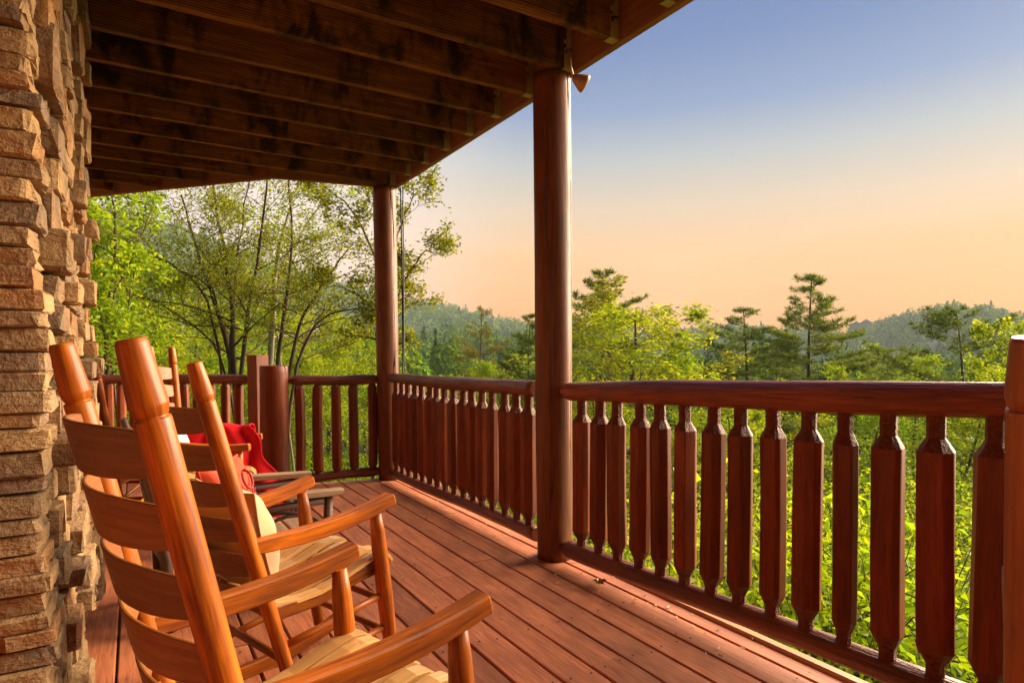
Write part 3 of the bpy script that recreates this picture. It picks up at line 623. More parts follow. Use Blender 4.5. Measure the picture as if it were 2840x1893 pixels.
# ------------------------------------------------------------------ bent-twig armchair between the second and the far rocker
TC = np.array([.27, 3.14]); tw = empty('twig_chair', 'low rustic bent-twig armchair with plank arms and slatted seat', 'armchair', (TC[0], TC[1], 0), 0.05)
HW = .255
for v in (-1, 1):
    mb = MB(); q = np.linspace(0, 1, 8); bar(mb, np.stack([-.20+.74*q, v*(HW+.01*np.sin(q*3)), .485+.012*np.sin(q*4)+.012*q], 1), np.array([.045, .055, .06, .066, .07, .072, .07, .05]), .030, c=.3); mb.build('arm', MT['grey_wood'], tw)
    mb = MB(); tube(mb, [(-.22, v*(HW-.01), .44), (0, v*HW, .452), (.2, v*HW, .446), (.45, v*HW, .455)], .018, 9); mb.build('arm_pole', MT['twig'], tw)
    mb = MB(); tube(mb, [(.47, v*(HW-.005), 0), (.468, v*(HW-.01), .2), (.475, v*(HW-.002), .47)], (.021, .023, .020), 10, up=(1, 0, 0)); mb.build('leg', MT['twig'], tw)
    mb = MB(); tube(mb, [(-.18, v*(HW-.01), 0), (-.19, v*HW, .3), (-.24, v*HW, .62), (-.31, v*(HW-.02), .84)], (.022, .022, .02, .016), 10, up=(1, 0, 0)); mb.build('leg', MT['twig'], tw)
    for a, b, h in ((-.12, .24, .43), (.06, .44, .42), (.16, .46, .40)):
        mb = MB(); tt = np.linspace(0, PI, 12); tube(mb, [((a+b)/2-(b-a)/2*math.cos(x_), v*(HW-.02), .27+(h-.27)*math.sin(x_)**.8) for x_ in tt], .0085, 8, up=(0, 1, 0)); mb.build('bent_twig', MT['twig'], tw)
    mb = MB(); tube(mb, lerp((-.19, v*HW, .12), (.47, v*HW, .13), 4), .014, 8); mb.build('stretcher', MT['twig'], tw)
for i in range(6):
    mb = MB(); u = -.12+.105*i; bar(mb, lerp((u, -HW+.01, .275), (u+.01, HW-.01, .278), 4), .088, .018, up=(0, 0, 1), c=.2); mb.build('seat_slat', MT['grey_wood'], tw)
for (u, h, r_) in ((.47, .255, .017), (.475, .13, .015), (.475, .165, .012), (.47, .20, .012), (-.19, .25, .017), (-.255, .66, .013), (-.29, .78, .014)):
    mb = MB(); tube(mb, [(u, -HW, h), (u+.006, -.1, h+.008), (u-.004, .1, h-.006), (u, HW, h)], r_, 8); mb.build('cross_pole', MT['twig'], tw)
for i in range(5):
    v = -.16+.08*i; mb = MB(); tube(mb, [(-.185, v, .27), (-.235, v*1.02, .5), (-.29, v*1.05, .80)], .010, 8, up=(1, 0, 0)); mb.build('back_twig', MT['twig'], tw)

# ------------------------------------------------------------------ cushions and blanket
def cushion(name, label, mat, loc, rot, sx, sy, th, seed, creases=.012):
    rg = np.random.default_rng(seed); n = 22; t = empty(name, label, 'cushion', loc); t.rotation_euler = rot
    V = []; F = []
    g = np.linspace(-1, 1, n); ph = rg.uniform(0, 6, 8)
    for side in (1, -1):
        for a in g:
            for b in g:
                ea = (1-abs(a)**2.6)*(1-abs(b)**2.6); h = th*.5*max(ea, 0)**.5
                pin = 1-.10*(1-abs(a)**2)*abs(b)**3; pin2 = 1-.10*(1-abs(b)**2)*abs(a)**3
                h += creases*ea*(math.sin(a*5+b*3+ph[0])+.6*math.sin(a*9-b*7+ph[1]))*.5*(1 if side > 0 else .6)
                V.append((side*h, a*sx/2*pin2, b*sy/2*pin))
    for s_ in range(2):
        for i in range(n-1):
            for j in range(n-1):
                k_ = s_*n*n+i*n+j; f = (k_, k_+1, k_+n+1, k_+n); F.append(f if s_ else f[::-1])
    me = np_mesh('cover', V, F, mat, smooth=True); link('cover', me, t)
    mb = MB(); E = [(0, -1+2*q, -1) for q in np.linspace(0, 1, 9)]+[(0, 1, -1+2*q) for q in np.linspace(0, 1, 9)][1:]+[(0, 1-2*q, 1) for q in np.linspace(0, 1, 9)][1:]+[(0, -1, 1-2*q) for q in np.linspace(0, 1, 9)][1:]
    P = [(0, a*sx/2*(1-.10*(1-b*b)*abs(a)**3), b*sy/2*(1-.10*(1-a*a)*abs(b)**3)) for _, a, b in E]; tube(mb, P, .004, 6, up=(1, 0, 0)); mb.build('piping', mat, t)
    return t
cc = cushion('cushion', 'cream cotton cushion standing against the back of the second rocking chair', MT['cream_cloth'], (.255, 2.105, .57), (0, -.20, .36), .36, .32, .17, 4, .02)
oc = cushion('cushion', 'orange-red cushion with a dark red ring emblem, on the twig armchair', MT['orange_cloth'], (.35, 3.115, .470), (0, -.22, -.62), .34, .36, .17, 6, .016)
pc = cushion('cushion', 'small pale printed cushion on the seat of the farthest rocking chair', MT['pink_cloth'], (.20, 4.20, .60), (0, -.2, -.3), .34, .34, .10, 9)
# emblem (open ring) and two stitched letters lying on the cushion's front
def on_cushion(a, b, th=.17, sx=.34, sy=.36):
    ea = (1-abs(a)**2.6)*(1-abs(b)**2.6); return (th*.5*max(ea, 0)**.5+.012, a*sx/2, b*sy/2)
mb = MB(); tube(mb, [on_cushion(.30+.26*math.cos(x_), .36+.25*math.sin(x_)) for x_ in np.linspace(2.2, 2.2+5.6, 26)], .006, 6, up=(1, 0, 0)); mb.build('ring_emblem', MT['emblem'], oc)
S_ = [(.9, .9), (.2, 1), (0, .7), (.3, .52), (.8, .45), (.95, .2), (.6, 0), (0, .1)]; E1 = [(.9, 1), (0, 1), (0, .5), (.7, .5), (0, .5), (0, 0), (.9, 0)]
mb = MB()
for ch, off in ((S_, 0), (E1, .2)):
    tube(mb, [on_cushion(.34+off+.14*p, -.10+.16*q) for p, q in ch], .0032, 5, up=(1, 0, 0))
mb.build('stitched_letters', MT['emblem'], oc)

bl = empty('blanket', 'bright red fleece blanket draped over the arm of the far rocking chair', 'blanket', (.445, 4.375, 0), -.30)
nu, nv = 46, 44; V = []
for i in range(nu):
    a = i/(nu-1)                                   # along the arm
    for j in range(nv):
        s_ = j/(nv-1)                              # up behind the arm, over it, then hanging and spilling forward
        fold = .030*math.sin(a*14+1.6*math.sin(s_*4))+.018*math.sin(a*29+s_*6)
        if s_ < .18: q = s_/.18; y = .052+.02*(1-q)+fold*(1-q)*.6; z = .36+.31*q
        elif s_ < .30: q = (s_-.18)/.12; y = .052-.104*q; z = .67+.012*math.sin(q*PI)
        else: q = (s_-.30)/.70; y = -.052-.05*q**.8+fold*(.25+q)*1.3; z = .667-.57*q*(.85+.15*a)+.02*math.sin(a*11+2)*q
        x = -.24+.45*a+.012*math.sin(s_*22+a*5)
        if s_ > .30: x += .23*q**.9*(a*.85+.15)+.012*math.sin(q*9+a*8)
        V.append((x, y, max(z, .03)+.008*math.sin(a*12+s_*3)))
F = [(i*nv+j, (i+1)*nv+j, (i+1)*nv+j+1, i*nv+j+1) for i in range(nu-1) for j in range(nv-1)]
o = link('fleece', np_mesh('fleece', V, F, MT['red_cloth'], smooth=True), bl); md = o.modifiers.new('thick', 'SOLIDIFY'); md.thickness = .008; md.offset = 0

# ------------------------------------------------------------------ lamp, cables, leaves on the boards
lp = empty('flood_lamp', 'small bell-shaped outdoor lamp under the ceiling beam beside the middle post', 'lamp', tuple(pix(1607, 224, 3.1)))
lp.scale = (.74,)*3
d = Vector((.80, -.28, -.42)).normalized(); e_ = lambda q: np.array(d)*q
mb = MB(); tube(mb, [e_(-.05), e_(-.045), e_(-.03), e_(0), e_(.035), e_(.042)], (.012, .022, .030, .046, .060, .061), 20); mb.build('lamp_shade', MT['lampshade'], lp)
mb = MB(); tube(mb, [e_(.0425), e_(.05), e_(.053)], (.061, .057, .03), 20); mb.build('lens', MT['lampglass'], lp)
mb = MB(); tube(mb, [e_(-.05), e_(-.05)+np.array([-.02, .0, .06]), e_(-.05)+np.array([-.02, .01, .12])], .009, 8); mb.build('bracket', MT['lampshade'], lp)
for i, (dx, lab) in enumerate(((0, 'black cable hanging from the beam, the one closer to the corner post'), (.03, 'black cable hanging from the beam, the one farther from the corner post'))):
    p0 = pix(1111+dx*333*.6, 520, 5.75); mb = MB()
    zz = np.linspace(0, 1, 14); P = [(p0.x+.010*math.sin(q*6+i*2)*(.3+q), p0.y+.004*math.sin(q*5+i), p0.z-(p0.z+.4)*q) for q in zz]
    tube(mb, P, .0065, 7, up=(1, 0, 0)); props(mb.build('cable', MT['black']), lab, 'cable', 'black cables by the corner post')
def dry_leaf(x, y, s_, rot, seed, label):
    rg = np.random.default_rng(seed); n = 26; mb = MB(); a = np.linspace(0, 2*PI, n, endpoint=False)
    r = s_*(.55+.45*np.abs(np.cos(a*2.5))**.7)*(1+rg.normal(0, .08, n)); z = .012+s_*.35*np.abs(np.sin(a*1.5+seed))*rg.uniform(.5, 1, n)
    c = (0, 0, .008); pts = [(r[i]*math.cos(a[i]), r[i]*math.sin(a[i])*.8, z[i]) for i in range(n)]
    V = [c]+pts; F = [(0, 1+i, 1+(i+1) % n) for i in range(n)]
    o = link('dry_leaf', np_mesh('dry_leaf', V, F, MT['dry_leaf']), None, loc=(x, y, 0), rot=(0, 0, rot)); props(o, label, 'leaf', 'dry leaves fallen on the deck')
    mb2 = MB(); tube(mb2, [(0, 0, .010), (-s_*.7, .1*s_, .006), (-s_*1.4, .3*s_, .009)], .0012, 5); mb2.build('leaf_stalk', MT['dry_leaf'], o)
for px, py, s_, lab in ((1662, 1622, .045, 'large curled dry leaf on the boards by the near railing'), (1163, 1351, .042, 'curled dry leaf against the bottom rail near the corner post'), (1180, 1441, .012, 'tiny yellow leaf scrap on the boards beyond the second chair arm')):
    dv = fwd+rgt*((px-1420)/FPX)+upv*((1038.6-py)/FPX); t_ = -EYE/dv.z; p = Vector((0, 0, EYE))+dv*t_; dry_leaf(p.x, p.y, s_, px*.7, px, lab)

dbm = MB()
for _ in range(170):
    x_, y_ = RNG.uniform(-.1, 2.05), RNG.uniform(.5, 5.2)
    if RNG.random() < .45: x_ = 2.06-abs(RNG.normal(0, .22))
    r_ = RNG.uniform(.002, .0055); a_ = RNG.uniform(0, 6.28); st = RNG.uniform(1, 3.5)
    dbm.poly([(x_+r_*st*math.cos(t_)*math.cos(a_)-r_*math.sin(t_)*math.sin(a_), y_+r_*st*math.cos(t_)*math.sin(a_)+r_*math.sin(t_)*math.cos(a_), .0045+.003*math.sin(t_+a_)) for t_ in np.arange(5)*2*PI/5])
props(dbm.build('leaf_crumbs', MT['dry_leaf']), 'tiny dry leaf crumbs scattered over the deck boards', 'litter', kind='stuff')

# ------------------------------------------------------------------ vegetation: generators
def leaf_faces(C, size, rg, asp=.55, upbias=.5, fold=.18):
    """one folded kite per point; returns V,F (quads)"""
    n = len(C); size = np.broadcast_to(size, (n,)) if np.ndim(size) else np.full(n, size)
    size = size*rg.uniform(.65, 1.25, n)
    d = rg.normal(size=(n, 3)); d[:, 2] = d[:, 2]*.6-.15; d /= np.linalg.norm(d, axis=1)[:, None]
    nn = rg.normal(size=(n, 3)); nn[:, 2] += upbias*2; nn -= d*(nn*d).sum(1)[:, None]; nn /= np.linalg.norm(nn, axis=1)[:, None]+1e-9
    s_ = np.cross(d, nn); L = size[:, None]; W = L*asp*.5
    V = np.stack([C-d*L*.5, C-d*L*.05+s_*W+nn*L*fold, C+d*L*.5, C-d*L*.05-s_*W+nn*L*fold], 1).reshape(-1, 3)
    return V, np.arange(4*n).reshape(n, 4)
def tuft_faces(C, D, length, rg, k=9, wd=.035):
    """pine tuft: k thin blades round each shoot; one triangle each -> returned as degenerate-free quads"""
    n = len(C); N = n*k; c = np.repeat(C, k, 0); d0 = np.repeat(D, k, 0)
    d = d0*.55+rg.normal(size=(N, 3))*.62; d[:, 2] += .12; d /= np.linalg.norm(d, axis=1)[:, None]
    s_ = np.cross(d, rg.normal(size=(N, 3))); s_ /= np.linalg.norm(s_, axis=1)[:, None]+1e-9
    L = (length*rg.uniform(.7, 1.2, N))[:, None]; W = L*wd*rg.uniform(.8, 1.3, N)[:, None]
    V = np.stack([c-s_*W, c+s_*W, c+d*L+s_*W*.35, c+d*L-s_*W*.35], 1).reshape(-1, 3)
    return V, np.arange(4*N).reshape(N, 4)
class Tree:
    def __init__(s, seed): s.rg = np.random.default_rng(seed); s.V = []; s.F = []; s.n = 0; s.tw = []; s.td = []
    def limb(s, P, r, m=6):
        P = np.asarray(P, float); T, N, B = frames(P, (0.3, 1, .1)); c = ring_circle(m); r = np.asarray(r, float)
        R = P[:, None]+(N[:, None]*c[None, :, 0:1]+B[:, None]*c[None, :, 1:2])*r[:, None, None]
        k = len(P); s.V.append(R.reshape(-1, 3)); i, j = np.meshgrid(np.arange(k-1), np.arange(m), indexing='ij'); j2 = (j+1) % m
        s.F.append((np.stack([i*m+j, i*m+j2, (i+1)*m+j2, (i+1)*m+j], -1).reshape(-1, 4))+s.n); s.n += k*m
    def grow(s, p, d, L, r, lev, spread=.75, upward=.15, nch=(5, 5, 4), droop=0.0, twig_lev=2, ratio=(.55, .5)):
        rg = s.rg; k = 6 if lev < 2 else 4; P = [np.array(p, float)]; d = np.array(d, float); d /= np.linalg.norm(d)
        for i in range(k-1):
            d = d+rg.normal(0, .13, 3)+np.array([0, 0, upward*.22-droop*.2*lev]); d /= np.linalg.norm(d); P.append(P[-1]+d*L/(k-1))
        P = np.array(P); s.limb(P, np.linspace(r, r*.35, k), 6 if lev == 0 else 4)
        if lev >= twig_lev:
            t = rg.uniform(.25, 1.05, max(1, s.nleaf)); t_ = np.clip(t, 0, .999)*(k-1); ix = t_.astype(int); fr = (t_-ix)[:, None]
            s.tw.append(P[ix]*(1-fr)+P[ix+1]*fr+rg.normal(0, s.scatter, (len(t), 3))); s.td.append(np.repeat(d[None], len(t), 0)); return
        for q in range(nch[lev]):
            t = .25+.75*(q+rg.uniform(0, .9))/nch[lev]; t_ = min(t, .999)*(k-1); i = int(t_); b = P[i]+(P[i+1]-P[i])*(t_-i)
            ax = P[i+1]-P[i]; ax /= np.linalg.norm(ax); v = rg.normal(size=3); v -= ax*(v@ax); v /= np.linalg.norm(v)
            v[2] = v[2]*.7+upward; s.grow(b, ax*(1-spread*.6)+v*spread, L*ratio[min(lev, 1)]*rg.uniform(.7, 1.25)*(1.15-.45*t), max(r*.45*(1-.5*t), .004), lev+1, spread, upward, nch, droop, twig_lev, ratio)
    def wood_mesh(s, mat): return np_mesh('trunk', np.concatenate(s.V), np.concatenate(s.F), mat, smooth=True)
    def leaf_mesh(s, mat, size, **k): V, F = leaf_faces(np.concatenate(s.tw), size, s.rg, **k); return np_mesh('crown', V, F, mat)

def tree_obj(name, label, cat, loc, wood_me, crown_me, rot=0., scl=1., group=None):
    t = empty(name, label, cat, loc, rot, group); t.scale = (scl,)*3
    link('trunk', wood_me, t); link('crown', crown_me, t); return t

# deciduous stock: trunk with forked limbs, height about 10 m
def broadleaf(seed, H, spreadR, nl, nleaf, leaf, mat, bark='bark', trunk_r=.13, fork=.28, twl=2, nch=(6, 6, 4), upward=.25, scatter=.10, asp=.55):
    T = Tree(seed); T.nleaf = nleaf; T.scatter = scatter; rg = T.rg
    P = [np.array([0., 0, -.6])]; d = np.array([rg.normal(0, .05), rg.normal(0, .05), 1.])
    for i in range(7): d = d+rg.normal(0, .06, 3)*np.array([1, 1, 0]); P.append(P[-1]+d/np.linalg.norm(d)*(H*.86+.6)/7)
    P = np.array(P); T.limb(P, np.linspace(trunk_r, trunk_r*.15, 8), 8)
    for i in range(nl):
        t = fork+(1-fork)*(i+rg.uniform(0, .8))/nl; t_ = min(t, .999)*7; k_ = int(t_); b = P[k_]+(P[k_+1]-P[k_])*(t_-k_)
        a = i*2.4+rg.uniform(-.5, .5); up_ = .35+.9*t; L = spreadR*(1.05-.62*max(0, t-.35)/.65)*rg.uniform(.75, 1.15)*(.8 if t < fork+.1 else 1)
        T.grow(b, (math.cos(a), math.sin(a), up_), L, trunk_r*.42*(1.1-t), 0, .8, upward, nch, 0., twl)
    return T.wood_mesh(MT[bark]), T.leaf_mesh(MT[mat], leaf, asp=asp)
def pine(seed, H, R, whorls, mat='lf_pine', sparse=1.0, taper=1.0, start=.18, tl=.21, trunk_r=.15, lean=0., rise=.05, k=11):
    """trunk with tiers of near-level limbs; flat side shoots carry upturned needle tufts, open sky between the tiers"""
    T = Tree(seed); rg = T.rg; C = []; D = []
    P = np.array([(lean*H*(t**1.4)+.10*math.sin(t*5+seed), .10*math.sin(t*4+seed*2), -1.0+(H+1)*t) for t in np.linspace(0, 1, 12)]); T.limb(P, np.linspace(trunk_r, .018, 12), 7)
    for i in range(whorls):
        t = start+(1-start)*(i/(whorls-1))**.95; t_ = min(t, .995)*11; k_ = int(t_); q = (t-start)/(1-start)
        prof = ((1-q)**.9*taper+(1-taper)*math.sin(PI*min(1, q*.85+.15)))+.05
        nb = rg.integers(5, 8); a0 = rg.uniform(0, 6.28)
        for j in range(nb):
            if rg.random() > sparse: continue
            a = a0+j*2*PI/nb+rg.uniform(-.7, .7); L = max(R*prof*rg.uniform(.6, 1.2), .22); dz = rise+.30*q+rg.normal(0, .10)
            tj = min(max(t_+rg.uniform(-.35, .3), 1.), 10.9); k_ = int(tj); b0 = P[k_]+(P[k_+1]-P[k_])*(tj-k_)
            d = np.array([math.cos(a), math.sin(a), 0.]); sd_ = np.array([-d[1], d[0], 0.]); m = 7; u = np.linspace(0, 1, m)
            B = b0+rg.normal(0, .05, 3)+d*(u*L)[:, None]+np.array([0, 0, 1.])*(L*(dz*u-.16*(1-q)*u+.16*u**2.5))[:, None]+sd_*(.08*L*np.sin(u*3+j))[:, None]
            T.limb(B, np.linspace(max(.040*(1-q), .012), .007, m), 4)
            ns = max(3, int(L/.16)); 
            for q2 in range(ns):
                s_ = .28+.72*(q2+rg.uniform(0, .8))/ns; s_ = min(s_, .999); ix = s_*(m-1); i_ = int(ix); bb = B[i_]+(B[i_+1]-B[i_])*(ix-i_)
                sg = 1 if q2 % 2 else -1; ll = (.14+.42*L*(1-s_)*.9)*rg.uniform(.6, 1.2); dd = d*.75+sd_*sg*rg.uniform(.5, 1.)+np.array([0, 0, rg.uniform(.05, .45)]); dd /= np.linalg.norm(dd)
                T.limb(np.array([bb, bb+dd*ll*.5, bb+dd*ll+np.array([0, 0, .06])]), (.008, .006, .004), 3)
                nt_ = max(2, int(ll/.10))
                for r_ in range(nt_+1): C.append(bb+dd*ll*min(1.05, (r_+.6)/nt_)+rg.normal(0, .04, 3)+np.array([0, 0, .03])); D.append(dd*.5+np.array([0, 0, .8]))
            C.append(B[-1]); D.append(d*.6+np.array([0, 0, .7]))
    V, F = tuft_faces(np.array(C), np.array(D), tl, rg, k=k, wd=.055)
    return T.wood_mesh(MT['bark']), np_mesh('crown', V, F, MT[mat])
def bush(seed, R, H, n, leaf, mat, stems=7, asp=.6):
    rg = np.random.default_rng(seed); T = Tree(seed); T.nleaf = 9; T.scatter = .07
    for i in range(stems):
        a = i*2.4; T.grow((rg.normal(0, .12), rg.normal(0, .12), -.2), (math.cos(a)*.55, math.sin(a)*.55, 1), H*rg.uniform(.75, 1.1), .016, 0, .8, .15, (8, 5, 3), 0, 2, (.55, .55))
    C = np.concatenate(T.tw)
    ext = rg.normal(size=(n, 3)); ext /= np.linalg.norm(ext, axis=1)[:, None]; lump = 1+.25*np.sin(ext[:, 0]*5+seed)*np.cos(ext[:, 1]*4)+.15*np.sin(ext[:, 2]*7+ext[:, 0]*6)
    ext = ext*(rg.uniform(.35, 1, n)**.45*lump)[:, None]*np.array([R, R, H*.52])+np.array([0, 0, H*.5]); ext = ext[ext[:, 2] > -.3]
    T.tw = [C, ext]
    return T.wood_mesh(MT['bark']), T.leaf_mesh(MT[mat], leaf, asp=asp)

# ---- mid and far forest: joined canopy (nobody could count it)
def canopy(name, label, n, rlo, rhi, azlo, azhi, hgt, rad, nf, size, mat, seed, keep=None):
    rg = np.random.default_rng(seed); r = np.sqrt(rg.uniform(rlo**2, rhi**2, n)); az = np.radians(rg.uniform(azlo, azhi, n)); x, y = r*np.sin(az), r*np.cos(az)
    z = ground_z(x, y); hs = hgt*rg.uniform(.6, 1.25, n); rd = rad*rg.uniform(.6, 1.3, n); con = rg.random(n) < .22
    d = rg.normal(size=(n, nf, 3)); d[..., 2] = np.abs(d[..., 2])*1.1-.35; d /= np.linalg.norm(d, axis=2)[..., None]
    lump = 1+.22*np.sin(d[..., 0]*6+rg.uniform(0, 6, (n, 1)))*np.cos(d[..., 1]*5+rg.uniform(0, 6, (n, 1)))
    sc3 = np.stack([rd, rd, hs*.42], 1); cen = np.stack([x, y, z+hs*.58], 1)
    hz = (d[..., 2]*.5+.5)[..., None]; cone = np.where(con[:, None, None], 1.25-hz*1.15, 1.0)
    P = cen[:, None]+d*lump[..., None]*sc3[:, None]*np.concatenate([cone, cone, np.where(con[:, None, None], 1.35, 1.0)*np.ones_like(cone)], -1)
    P = P.reshape(-1, 3); Sz = np.repeat(size*rg.uniform(.7, 1.3, n), nf)
    N = d.reshape(-1, 3)*.9+rg.normal(0, .5, (n*nf, 3)); N /= np.linalg.norm(N, axis=1)[:, None]
    a = np.cross(N, rg.normal(size=(n*nf, 3))); a /= np.linalg.norm(a, axis=1)[:, None]; b = np.cross(N, a); s_ = (Sz*rg.uniform(.6, 1.2, n*nf))[:, None]*.5
    V = np.stack([P-a*s_, P-b*s_*.7, P+a*s_, P+b*s_*.7], 1).reshape(-1, 3); F = np.arange(4*n*nf).reshape(-1, 4)
    o = link(name, np_mesh(name, V, F, mat)); return props(o, label, 'forest', kind='stuff')
canopy('forest', 'dense green forest covering the middle slope beyond the pines', 190, 62, 130, -12, 75, 10, 3.4, 900, .50, MT['lf_far'], 11)
canopy('forest', 'dense green forest rising to the nearer wooded ridge', 800, 125, 300, -12, 75, 12, 4.4, 300, .95, MT['lf_far'], 13)
canopy('far_forest', 'hazy blue forest covering the distant ridges', 4100, 290, 770, -12, 76, 13, 5.5, 80, 2.3, MT['lf_far'], 12)

# ---- near trees
gz = lambda x, y: float(ground_z(x, y))
def spot(px, depth): p = pix(px, 978, depth); return p.x, p.y
def put(name, label, cat, px, depth, meshes, native_top, top_py, rot=0., group=None, sx=1.0):
    """stand a tree of native height on the ground in the direction of a picture column, scaled so that its top reaches a height"""
    x, y = spot(px, depth); z = gz(x, y); top = pix(px, top_py, depth).z; s_ = (top-z)/native_top
    t = tree_obj(name, label, cat, (x, y, z), *meshes, rot=rot, scl=s_, group=group); t.scale = (s_*sx, s_*sx, s_); return t
PINE_A = pine(31, 12, 4.4, 22, taper=1.0, start=.12); PINE_B = pine(32, 12, 4.6, 15, taper=.3, start=.30, lean=.06, sparse=.72, rise=.2); PINE_C = pine(33, 12, 4.2, 19, taper=.75, start=.15, sparse=.85)
PINE_O = pine(34, 12, 3.0, 12, mat='lf_rust', taper=.6, start=.35, sparse=.7, k=5)
G_P = 'pine trees beyond the railing'
put('pine_tree', 'tallest dark pine tree, standing clear against the orange sky right of the middle post', 'tree', 2250, 30, PINE_A, 12.2, 762, .4, G_P, 1.35)
put('pine_tree', 'smaller pine tree directly left of the tallest dark pine', 'tree', 2065, 32, PINE_C, 12.2, 852, 1.9, G_P, 1.5)
put('pine_tree', 'dark pine tree showing above the yellow-green tree beside the middle post', 'tree', 1668, 30, PINE_C, 12.2, 748, 3.3, G_P, 1.4)
put('pine_tree', 'open leaning pine tree near the right edge with bare forked limbs', 'tree', 2700, 24, PINE_B, 12.2, 848, 2.2, G_P, 1.25)
put('pine_tree', 'pine tree half hidden behind the left side of the middle post', 'tree', 1468, 30, PINE_C, 12.2, 868, 5.0, G_P)
put('pine_tree', 'thin orange-tinted pine tree standing between the two log posts', 'tree', 1335, 34, PINE_O, 12.2, 848, 0.3, G_P)
put('pine_tree', 'short bright pine tree behind and left of the leaning pine', 'tree', 2450, 34, PINE_B, 12.2, 960, 0.2, G_P, 1.2)
YT = [broadleaf(51, 10, 3.2, 12, 15, .135, 'lf_yel'), broadleaf(52, 10, 3.0, 12, 15, .135, 'lf_mid'), broadleaf(53, 10, 3.3, 12, 13, .135, 'lf_olv')]
G_T = 'leafy trees beyond the railing'
put('leafy_tree', 'broad yellow-green tree just right of the middle post', 'tree', 1735, 19, YT[0], 10, 790, 0.5, G_T, 1.65)
put('leafy_tree', 'olive tree with a ragged top rising out of the yellow-green tree', 'tree', 1850, 22, YT[2], 10, 755, 2.0, G_T, 1.7)
put('leafy_tree', 'golden leafy tree at the right edge above the tall chair post', 'tree', 2880, 14, YT[0], 10, 800, 4.0, G_T, .8)
put('leafy_tree', 'small yellow tree below the orange-tinted pine', 'tree', 1320, 27, YT[0], 10, 985, 1.0, G_T)
put('leafy_tree', 'round yellow-green tree between the tallest pine and the leaning pine', 'tree', 2480, 40, YT[1], 10, 950, 1.4, G_T, 1.2)
put('leafy_tree', 'low green tree under the tallest pine', 'tree', 2330, 24, YT[1], 10, 1010, 2.4, G_T, 1.2)
for i, (px, dep, top, k, lab) in enumerate(((330, 21, 640, 0, 'pale green tree behind the stone wall edge'), (520, 24, 700, 0, 'yellow-green tree behind the left stems of the multi-stemmed tree'), (720, 27, 770, 1, 'green tree behind the middle of the multi-stemmed tree'), (900, 22, 800, 0, 'yellow-green tree left of the corner post'), (1010, 26, 850, 1, 'low green tree behind the corner post'), (620, 17, 930, 0, 'low bright tree below the multi-stemmed tree'), (420, 13, 960, 0, 'bright low tree behind the chair tops'), (830, 15, 930, 0, 'low bright tree above the short railing'), (380, 17, 800, 0, 'bright yellow-green tree between the stone wall and the dark stems'), (560, 20, 780, 0, 'yellow-green tree filling the gap left of the fanned stems'), (680, 15, 900, 1, 'low green tree behind the square post'), (780, 21, 820, 0, 'yellow tree behind the thick newel'), (940, 18, 880, 0, 'yellow-green tree just left of the corner post'), (460, 15, 900, 0, 'low yellow-green tree above the second chair post'), (260, 26, 690, 1, 'tall pale tree at the edge of the stone wall'))):
    put('leafy_tree', lab, 'tree', px, dep, YT[k], 10, top, i*1.3, G_T, 1.1)

for i, (px, dep, top, k, lab) in enumerate(((1640, 15, 1010, 0, 'low yellow-green tree just beyond the rail beside the middle post'), (1950, 17, 985, 1, 'low green tree left of the smaller pine'), (2160, 19, 1015, 0, 'low yellow-green tree between the two dark pines'), (2560, 20, 985, 1, 'light green tree left of the leaning pine'), (2640, 15, 1050, 0, 'low yellow-green tree under the leaning pine'), (2780, 18, 960, 0, 'yellow-green tree right of the leaning pine'), (2400, 15, 1065, 1, 'low green tree just beyond the middle of the near railing'), (2050, 14, 1070, 0, 'low bright tree beyond the near railing below the smaller pine'), (1420, 22, 1000, 1, 'low green tree left of the middle post'), (1240, 24, 1010, 0, 'low yellow-green tree beyond the long railing'), (1160, 18, 1040, 1, 'low green tree right of the black cables'))):
    put('leafy_tree', lab, 'tree', px, dep, YT[k], 10, top, i*1.7+.4, G_T, 1.35)

# multi-stemmed tree beyond the short railing; stems follow the fan seen over the rail
def stem_tree(label, stems, seed, mats, leaf, nleaf, base_px, depth, nbr=9, name='leafy_tree', L0=1.5, scatter=.08, nch=(5, 4, 3)):
    x0, y0 = spot(base_px, depth); z0 = gz(x0, y0); T = Tree(seed); T.nleaf = nleaf; T.scatter = scatter; rg = T.rg; O = np.array([x0, y0, z0])
    for (pts, dd, r) in stems:
        W = np.array([pix(px, py, depth+dd*i/(len(pts)-1)) for i, (px, py) in enumerate(pts)])-O
        ft = W[0]+(W[0]-W[1])*(W[0, 2]+.4)/max(W[1, 2]-W[0, 2], .3); ft[:2] = W[0, :2]+np.clip(ft[:2]-W[0, :2], -.5, .5); ft[2] = -.4; W = np.vstack([ft, W]); q = np.linspace(0, 1, len(W)); qq = np.linspace(0, 1, 14); P = np.stack([np.interp(qq, q, W[:, i]) for i in range(3)], 1)
        P[1:-1] = P[1:-1]*.5+(P[:-2]+P[2:])*.25; P += rg.normal(0, .012, P.shape); T.limb(P, np.linspace(r*.72, r*.18, 14), 8)
        for i in range(nbr):
            t = .30+.70*(i+rg.uniform(0, .9))/nbr; t_ = min(t, .999)*13; k_ = int(t_); b = P[k_]+(P[k_+1]-P[k_])*(t_-k_); a = rg.uniform(0, 6.28)
            T.grow(b, (math.cos(a), math.sin(a), .35), L0*rg.uniform(.6, 1.2)*(1.15-.5*t), r*.32*(1.2-t), 0, .75, .12, nch, 0.02, 2)
    t = empty(name, label, 'tree', (x0, y0, z0), group=G_T); link('trunk', T.wood_mesh(MT[mats[0]]), t); link('crown', T.leaf_mesh(MT[mats[1]], leaf, asp=.5), t); return t
C4 = lambda x, y: (250+x/2.529, 480+y/2.529)
